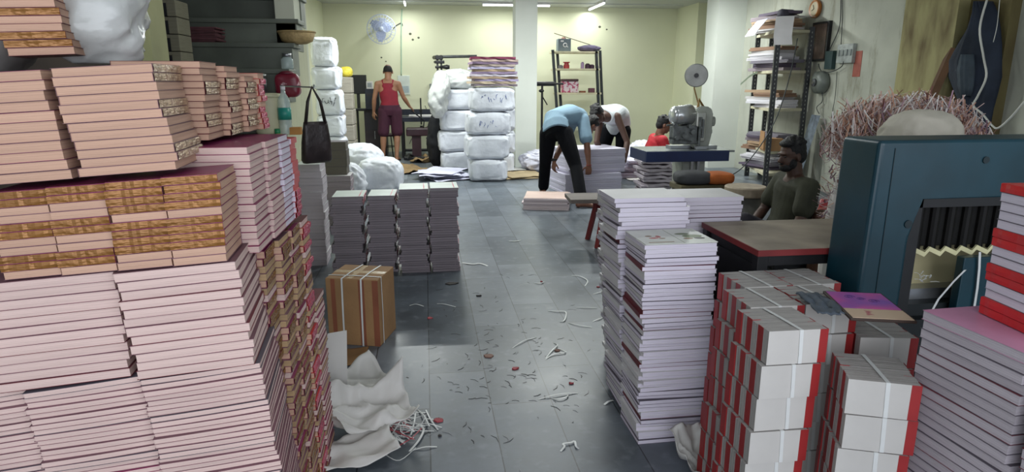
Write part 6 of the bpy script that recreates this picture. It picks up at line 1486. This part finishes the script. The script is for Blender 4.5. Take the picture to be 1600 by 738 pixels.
# 1 standing man in maroon vest, back to the camera
YA = 12.1; x = onZ(612, 249).x
B = lambda dx, dy, z: (x + dx, YA + dy, z)
hz = 1.60
J = dict(pelvis=B(.02, 0, .93), waist=B(.02, -.01, 1.08), chest=B(.0, .0, 1.27), neck=B(0, .02, 1.47), head=B(.01, .05, 1.60),
         shL=B(-.185, .0, 1.385), elL=B(-.255, .0, 1.12), wrL=B(-.28, .09, .89), shR=B(.185, .0, 1.385), elR=B(.27, .05, 1.15), wrR=B(.37, .17, .98),
         hipL=B(-.08, 0, .90), knL=B(-.12, .0, .50), anL=B(-.14, -.02, .08), toeL=B(-.17, .2, 0), hipR=B(.12, 0, .90), knR=B(.13, .02, .50), anR=B(.11, -.10, .08), toeR=B(.14, .1, 0))
def g_m(V, S):
    pel, wst, chs, nk = V['pelvis'], V['waist'], V['chest'], V['neck']
    vest = [('loft', [(pel + Vector((0, 0, -.02)), .183, .13), (lerp(pel, wst, .6), .168, .12), (wst, .155, .112), (lerp(wst, chs, .5), .165, .116), (lerp(wst, chs, .85), .165, .120), (lerp(chs, nk, .25), .105, .120), (lerp(chs, nk, .6), .085, .108)], S)]
    for sx in (-1, 1): vest += [('cap', lerp(chs, nk, .35) + Vector((sx * .06, -.06, 0)), nk + Vector((sx * .085, -.02, -.045)), .05, .042), ('cap', nk + Vector((sx * .085, -.02, -.045)), lerp(chs, nk, .3) + Vector((sx * .09, .08, 0)), .042, .04)]
    shorts = G_pelvis(V, S, .02, .6) + G_legs(V, .92, .022, lowr=.085)
    return [('vest', vest, mat('dark_red_vest', '#84182c', .75, .1, 8, .2, 60)), ('shorts', shorts, mat('dark_maroon_shorts', '#41182e', .8, .12, 8, .3, 20))]
pm = person('man in dark red sleeveless vest and maroon shorts standing at machine table, back turned', B(0, 0, 0), J, mat('light_brown_skin', '#9b6f56', .55, .08, 12), g_m, 'bald', face=(0.05, 1, -.15), headup=(0, .1, 1),
            s=1.08, hands=dict(L=((-.1, .2, -1), (.6, .6, 0), .35, 1), R=((.5, .5, -.5), (-.3, .3, -.8), .3, 1)))
for q in 'LR':
    bm = bmesh.new(); a_ = Vector(J['an' + q]); d = (Vector(J['toe' + q]) - a_); d.z = 0; d.normalize(); sd = Vector((-d.y, d.x, 0))
    pts = [(-.065, .03), (-.05, .04), (.05, .042), (.13, .052), (.19, .045), (.215, .02)]; poly = [a_ + d * u + sd * v for u, v in pts] + [a_ + d * u - sd * v for u, v in pts[::-1]]
    lo = [bm.verts.new((p.x - x, p.y - YA, 0.0)) for p in poly]; hi = [bm.verts.new((p.x - x, p.y - YA, .016)) for p in poly]; bm.faces.new(lo[::-1]); bm.faces.new(hi)
    for k in range(len(poly)): bm.faces.new((lo[k], lo[(k + 1) % len(poly)], hi[(k + 1) % len(poly)], hi[k]))
    tube(bm, [a_ + d * .09 + sd * .05 - Vector((x, YA, a_.z - .01)), a_ + d * .08 - Vector((x, YA, a_.z - .065)), a_ + d * .09 - sd * .05 - Vector((x, YA, a_.z - .01))], .012, 6)
    obj('slipper', bm, BLACKP, pm)

# 2 bending man in light blue shirt, seen from behind
def W(px, py, Y): return onY(px, py, Y)
aL, aR = onZ(850, 304), onZ(917, 327)
J = dict(pelvis=W(868, 203, 7.72), waist=W(868, 186, 7.80), chest=W(890, 180, 7.92), neck=W(912, 186, 8.02), head=W(922, 196, 8.10),
         shL=W(893, 192, 8.06), elL=W(878, 226, 8.02), wrL=W(866, 252, 7.86), shR=W(911, 187, 7.82), elR=W(917, 226, 7.66), wrR=W(920, 258, 7.60),
         hipL=W(857, 209, 7.80), knL=W(852, 256, 8.0), anL=(aL.x, aL.y + .05, .08), toeL=(aL.x + .04, aL.y + .35, 0), hipR=W(882, 209, 7.64), knR=W(900, 262, 7.42), anR=(aR.x - .04, aR.y + .10, .08), toeR=(aR.x + .20, aR.y + .06, 0))
J['pelvis'] = Vector(J['pelvis']); 
def g_b(V, S):
    sh = G_torso(V, .022, -.03, S=S) + G_sleeve(V, 'L', .75, .018, .012) + G_sleeve(V, 'R', .75, .018, .012)
    pn = G_pelvis(V, S, .012, .2) + G_legs(V, 1.93, .014, lowr=.055)
    return [('shirt', sh, mat('light_blue_shirt', '#7f9bae', .85, .08, 6, .3, 20)), ('trousers', pn, mat('black_trousers', '#0c0d12', .9, .2, 8, .2, 30, spec=.15))]
pb = person('man in a light blue shirt and black trousers bending forward over the sheet stack, barefoot', (J['pelvis'].x, J['pelvis'].y, 0), J, SKIN, g_b, 'short', face=(.45, .3, -.8), headup=(.8, .4, .2), side=(-.45, .9, 0) if False else (.35, -.94, 0),
            hands=dict(L=((-.05, .2, -1), (.6, .3, 0), .4, 1), R=((.05, .25, -1), (.2, .9, .1), .45, -1)))
bm = bmesh.new(); w_ = Vector(J['wrL']); tube(bm, [w_ + Vector((math.cos(a_) * .033, math.sin(a_) * .033, .02)) - pb.location for a_ in [2 * PI * k / 16 for k in range(16)]], .009, 6, closed=True); cbox(bm, w_ + Vector((-.02, -.032, .02)) - pb.location, (.035, .012, .035)); obj('wrist_watch', bm, BLACKP, pb)
bm = bmesh.new(); w_ = Vector(J['wrR']); tube(bm, [w_ + Vector((math.cos(a_) * .031, math.sin(a_) * .031, .0)) - pb.location for a_ in [2 * PI * k / 16 for k in range(16)]], .004, 6, closed=True); obj('bracelet', bm, mat('red_thread', '#8a2c2c', .6), pb)

# 3 man in white vest bending towards the camera
bL, bR = onZ(972, 296), onZ(938, 290)
J = dict(pelvis=W(966, 196, 9.0), waist=W(966, 182, 8.88), chest=W(957, 178, 8.66), neck=W(940, 182, 8.46), head=W(933, 179, 8.30),
         shL=W(964, 182, 8.45), elL=W(980, 222, 8.36), wrL=W(976, 252, 8.26), shR=W(938, 186, 8.74), elR=W(932, 222, 8.62), wrR=W(938, 231, 8.66),
         hipL=W(974, 205, 8.95), knL=W(970, 252, 8.82), anL=(bL.x, bL.y + .45, .08), toeL=(bL.x - .05, bL.y + .2, 0), hipR=W(950, 205, 9.05), knR=W(938, 250, 8.95), anR=(bR.x, 9.0, .08), toeR=(bR.x - .08, 8.8, 0))
def g_w(V, S):
    v = G_torso(V, .020, -.02, S=S, neck=True)
    pn = G_pelvis(V, S, .014, .2) + G_legs(V, 1.93, .014, lowr=.055)
    return [('vest', v, mat('white_vest', '#c8cdd0', .8, .06, 8, .3, 30)), ('trousers', pn, mat('black_trousers', '#12131a'))]
pw = person('man in a white sleeveless vest bending towards the camera over the sheet stack', (Vector(J['pelvis']).x, 9.0, 0), J, SKIND, g_w, 'messy', face=(-.35, -.55, -.75), headup=(-.5, -.45, .6), side=(.85, .5, 0), s=1.0,
            hands=dict(L=((-.25, 0, -1), (-.8, .3, 0), .4, -1), R=((0, -.2, -1), (.3, .3, 0), .4, 1)))
bm = bmesh.new()
for q in 'LR':
    a_ = Vector(J['an' + q]); d = Vector(J['toe' + q]) - a_; d.z = 0; d.normalize()
    o_ = blob('shoe', [('loft', [(Vector((a_.x, a_.y, .05)) - d * .06, .04, .05), (Vector((a_.x, a_.y, .045)) + d * .06, .047, .045), (Vector((a_.x, a_.y, .032)) + d * .15, .052, .034), (Vector((a_.x, a_.y, .025)) + d * .22, .04, .022)], Vector((-d.y, d.x, 0)))], BLACKP, .007, 2, pw); o_.location = -pw.location
bm.free()

# 4 man in red, seated behind the stitching machine
YQ = 8.7; xq = onY(1022, 240, YQ).x
B = lambda dx, dy, z: (xq + dx, YQ + dy, z)
J = dict(pelvis=B(-.05, .05, .16), waist=B(-.04, .05, .32), chest=B(.02, .03, .50), neck=B(.07, 0, .69), head=B(.12, -.02, .83),
         shL=B(.05, .19, .63), elL=B(.16, .22, .38), wrL=B(.38, .1, .36), shR=B(.05, -.18, .63), elR=B(.14, -.24, .38), wrR=B(.36, -.12, .36),
         hipL=B(.02, .13, .13), knL=B(.40, .28, .16), anL=B(.12, .20, .08), toeL=B(.0, .3, 0), hipR=B(.02, -.05, .13), knR=B(.42, -.22, .17), anR=B(.14, -.12, .08), toeR=B(.0, -.2, 0))
def g_r(V, S):
    m_ = mat('red_shirt', '#b3202c', .75, .1, 8, .2, 30); return [('shirt', G_torso(V, .02, -.08, S=S) + G_sleeve(V, 'L', .7, .016) + G_sleeve(V, 'R', .7, .016), m_), ('trousers', G_pelvis(V, S, .014, .2) + G_legs(V, 1.85, .014), mat('dark_trousers', '#2a2630', .8))]
person('man in a red shirt sitting on the floor behind the stitching machine, head in profile', B(0, 0, 0), J, SKIN, g_r, 'short', face=(1, -.25, -.25), headup=(.1, 0, 1), side=(0, 1, 0), hands=dict(L=((1, 0, -.2), (0, -.3, -1), .3, 1), R=((1, 0, -.2), (0, .3, -1), .3, 1)))

# 5 bearded man in dark olive shirt seated at right, in profile
YZ = 4.45; cz_ = onY(1236, 243, YZ); xq, zh = cz_.x, cz_.z
B = lambda dx, dy, z: (xq + dx, YZ + dy, z)
J = dict(pelvis=B(.02, .05, zh - .66), waist=B(.06, .04, zh - .50), chest=B(.09, .03, zh - .34), neck=B(.05, .0, zh - .155), head=B(.0, -.0, zh),
         shL=B(.05, -.19, zh - .22), elL=B(-.03, -.25, zh - .46), wrL=B(-.20, -.12, zh - .58), shR=B(.07, .20, zh - .22), elR=B(-.04, .25, zh - .46), wrR=B(-.22, .12, zh - .58),
         hipL=B(-.02, -.07, zh - .68), knL=B(-.42, -.18, zh - .46), anL=B(-.30, -.14, .08), toeL=B(-.5, -.14, 0), hipR=B(-.02, .12, zh - .68), knR=B(-.42, .22, zh - .46), anR=B(-.30, .18, .08), toeR=B(-.5, .18, 0))
def g_o(V, S):
    m_ = mat('dark_olive_shirt', '#38392b', .85, .15, 8, .25, 25); return [('shirt', G_torso(V, .024, -.08, S=S) + G_sleeve(V, 'L', .6, .018, .006) + G_sleeve(V, 'R', .6, .018, .006), m_), ('trousers', G_pelvis(V, S, .014, .2) + G_legs(V, 1.85, .014), mat('dark_trousers', '#2a2630'))]
person('bearded man in a dark olive shirt sitting low beside the worktable, seen in profile', B(0, 0, 0), J, SKIND, g_o, 'beard messy', face=(-1, -.18, -.12), headup=(-.05, 0, 1), side=(0, -1, 0), hands=dict(L=((-1, .3, -.3), (0, .5, -.8), .4, -1), R=((-1, -.3, -.3), (0, -.5, -.8), .4, 1)), voxel=.006)
bm = bmesh.new(); sz = zh - .80; box(bm, -.17, .17, -.2, .2, sz - .03, sz); t = thing('low_seat', 'low dark stool under the bearded man', 'stool', (xq + .03, YZ + .04, 0)); obj('seat', bm, BLACK, t)
for sx in (-.14, .14):
    for sy in (-.16, .16):
        bm = bmesh.new(); cbox(bm, (sx, sy, (sz - .03) / 2), (.03, .03, max(.02, sz - .03))); obj('leg', bm, BLACK, t)
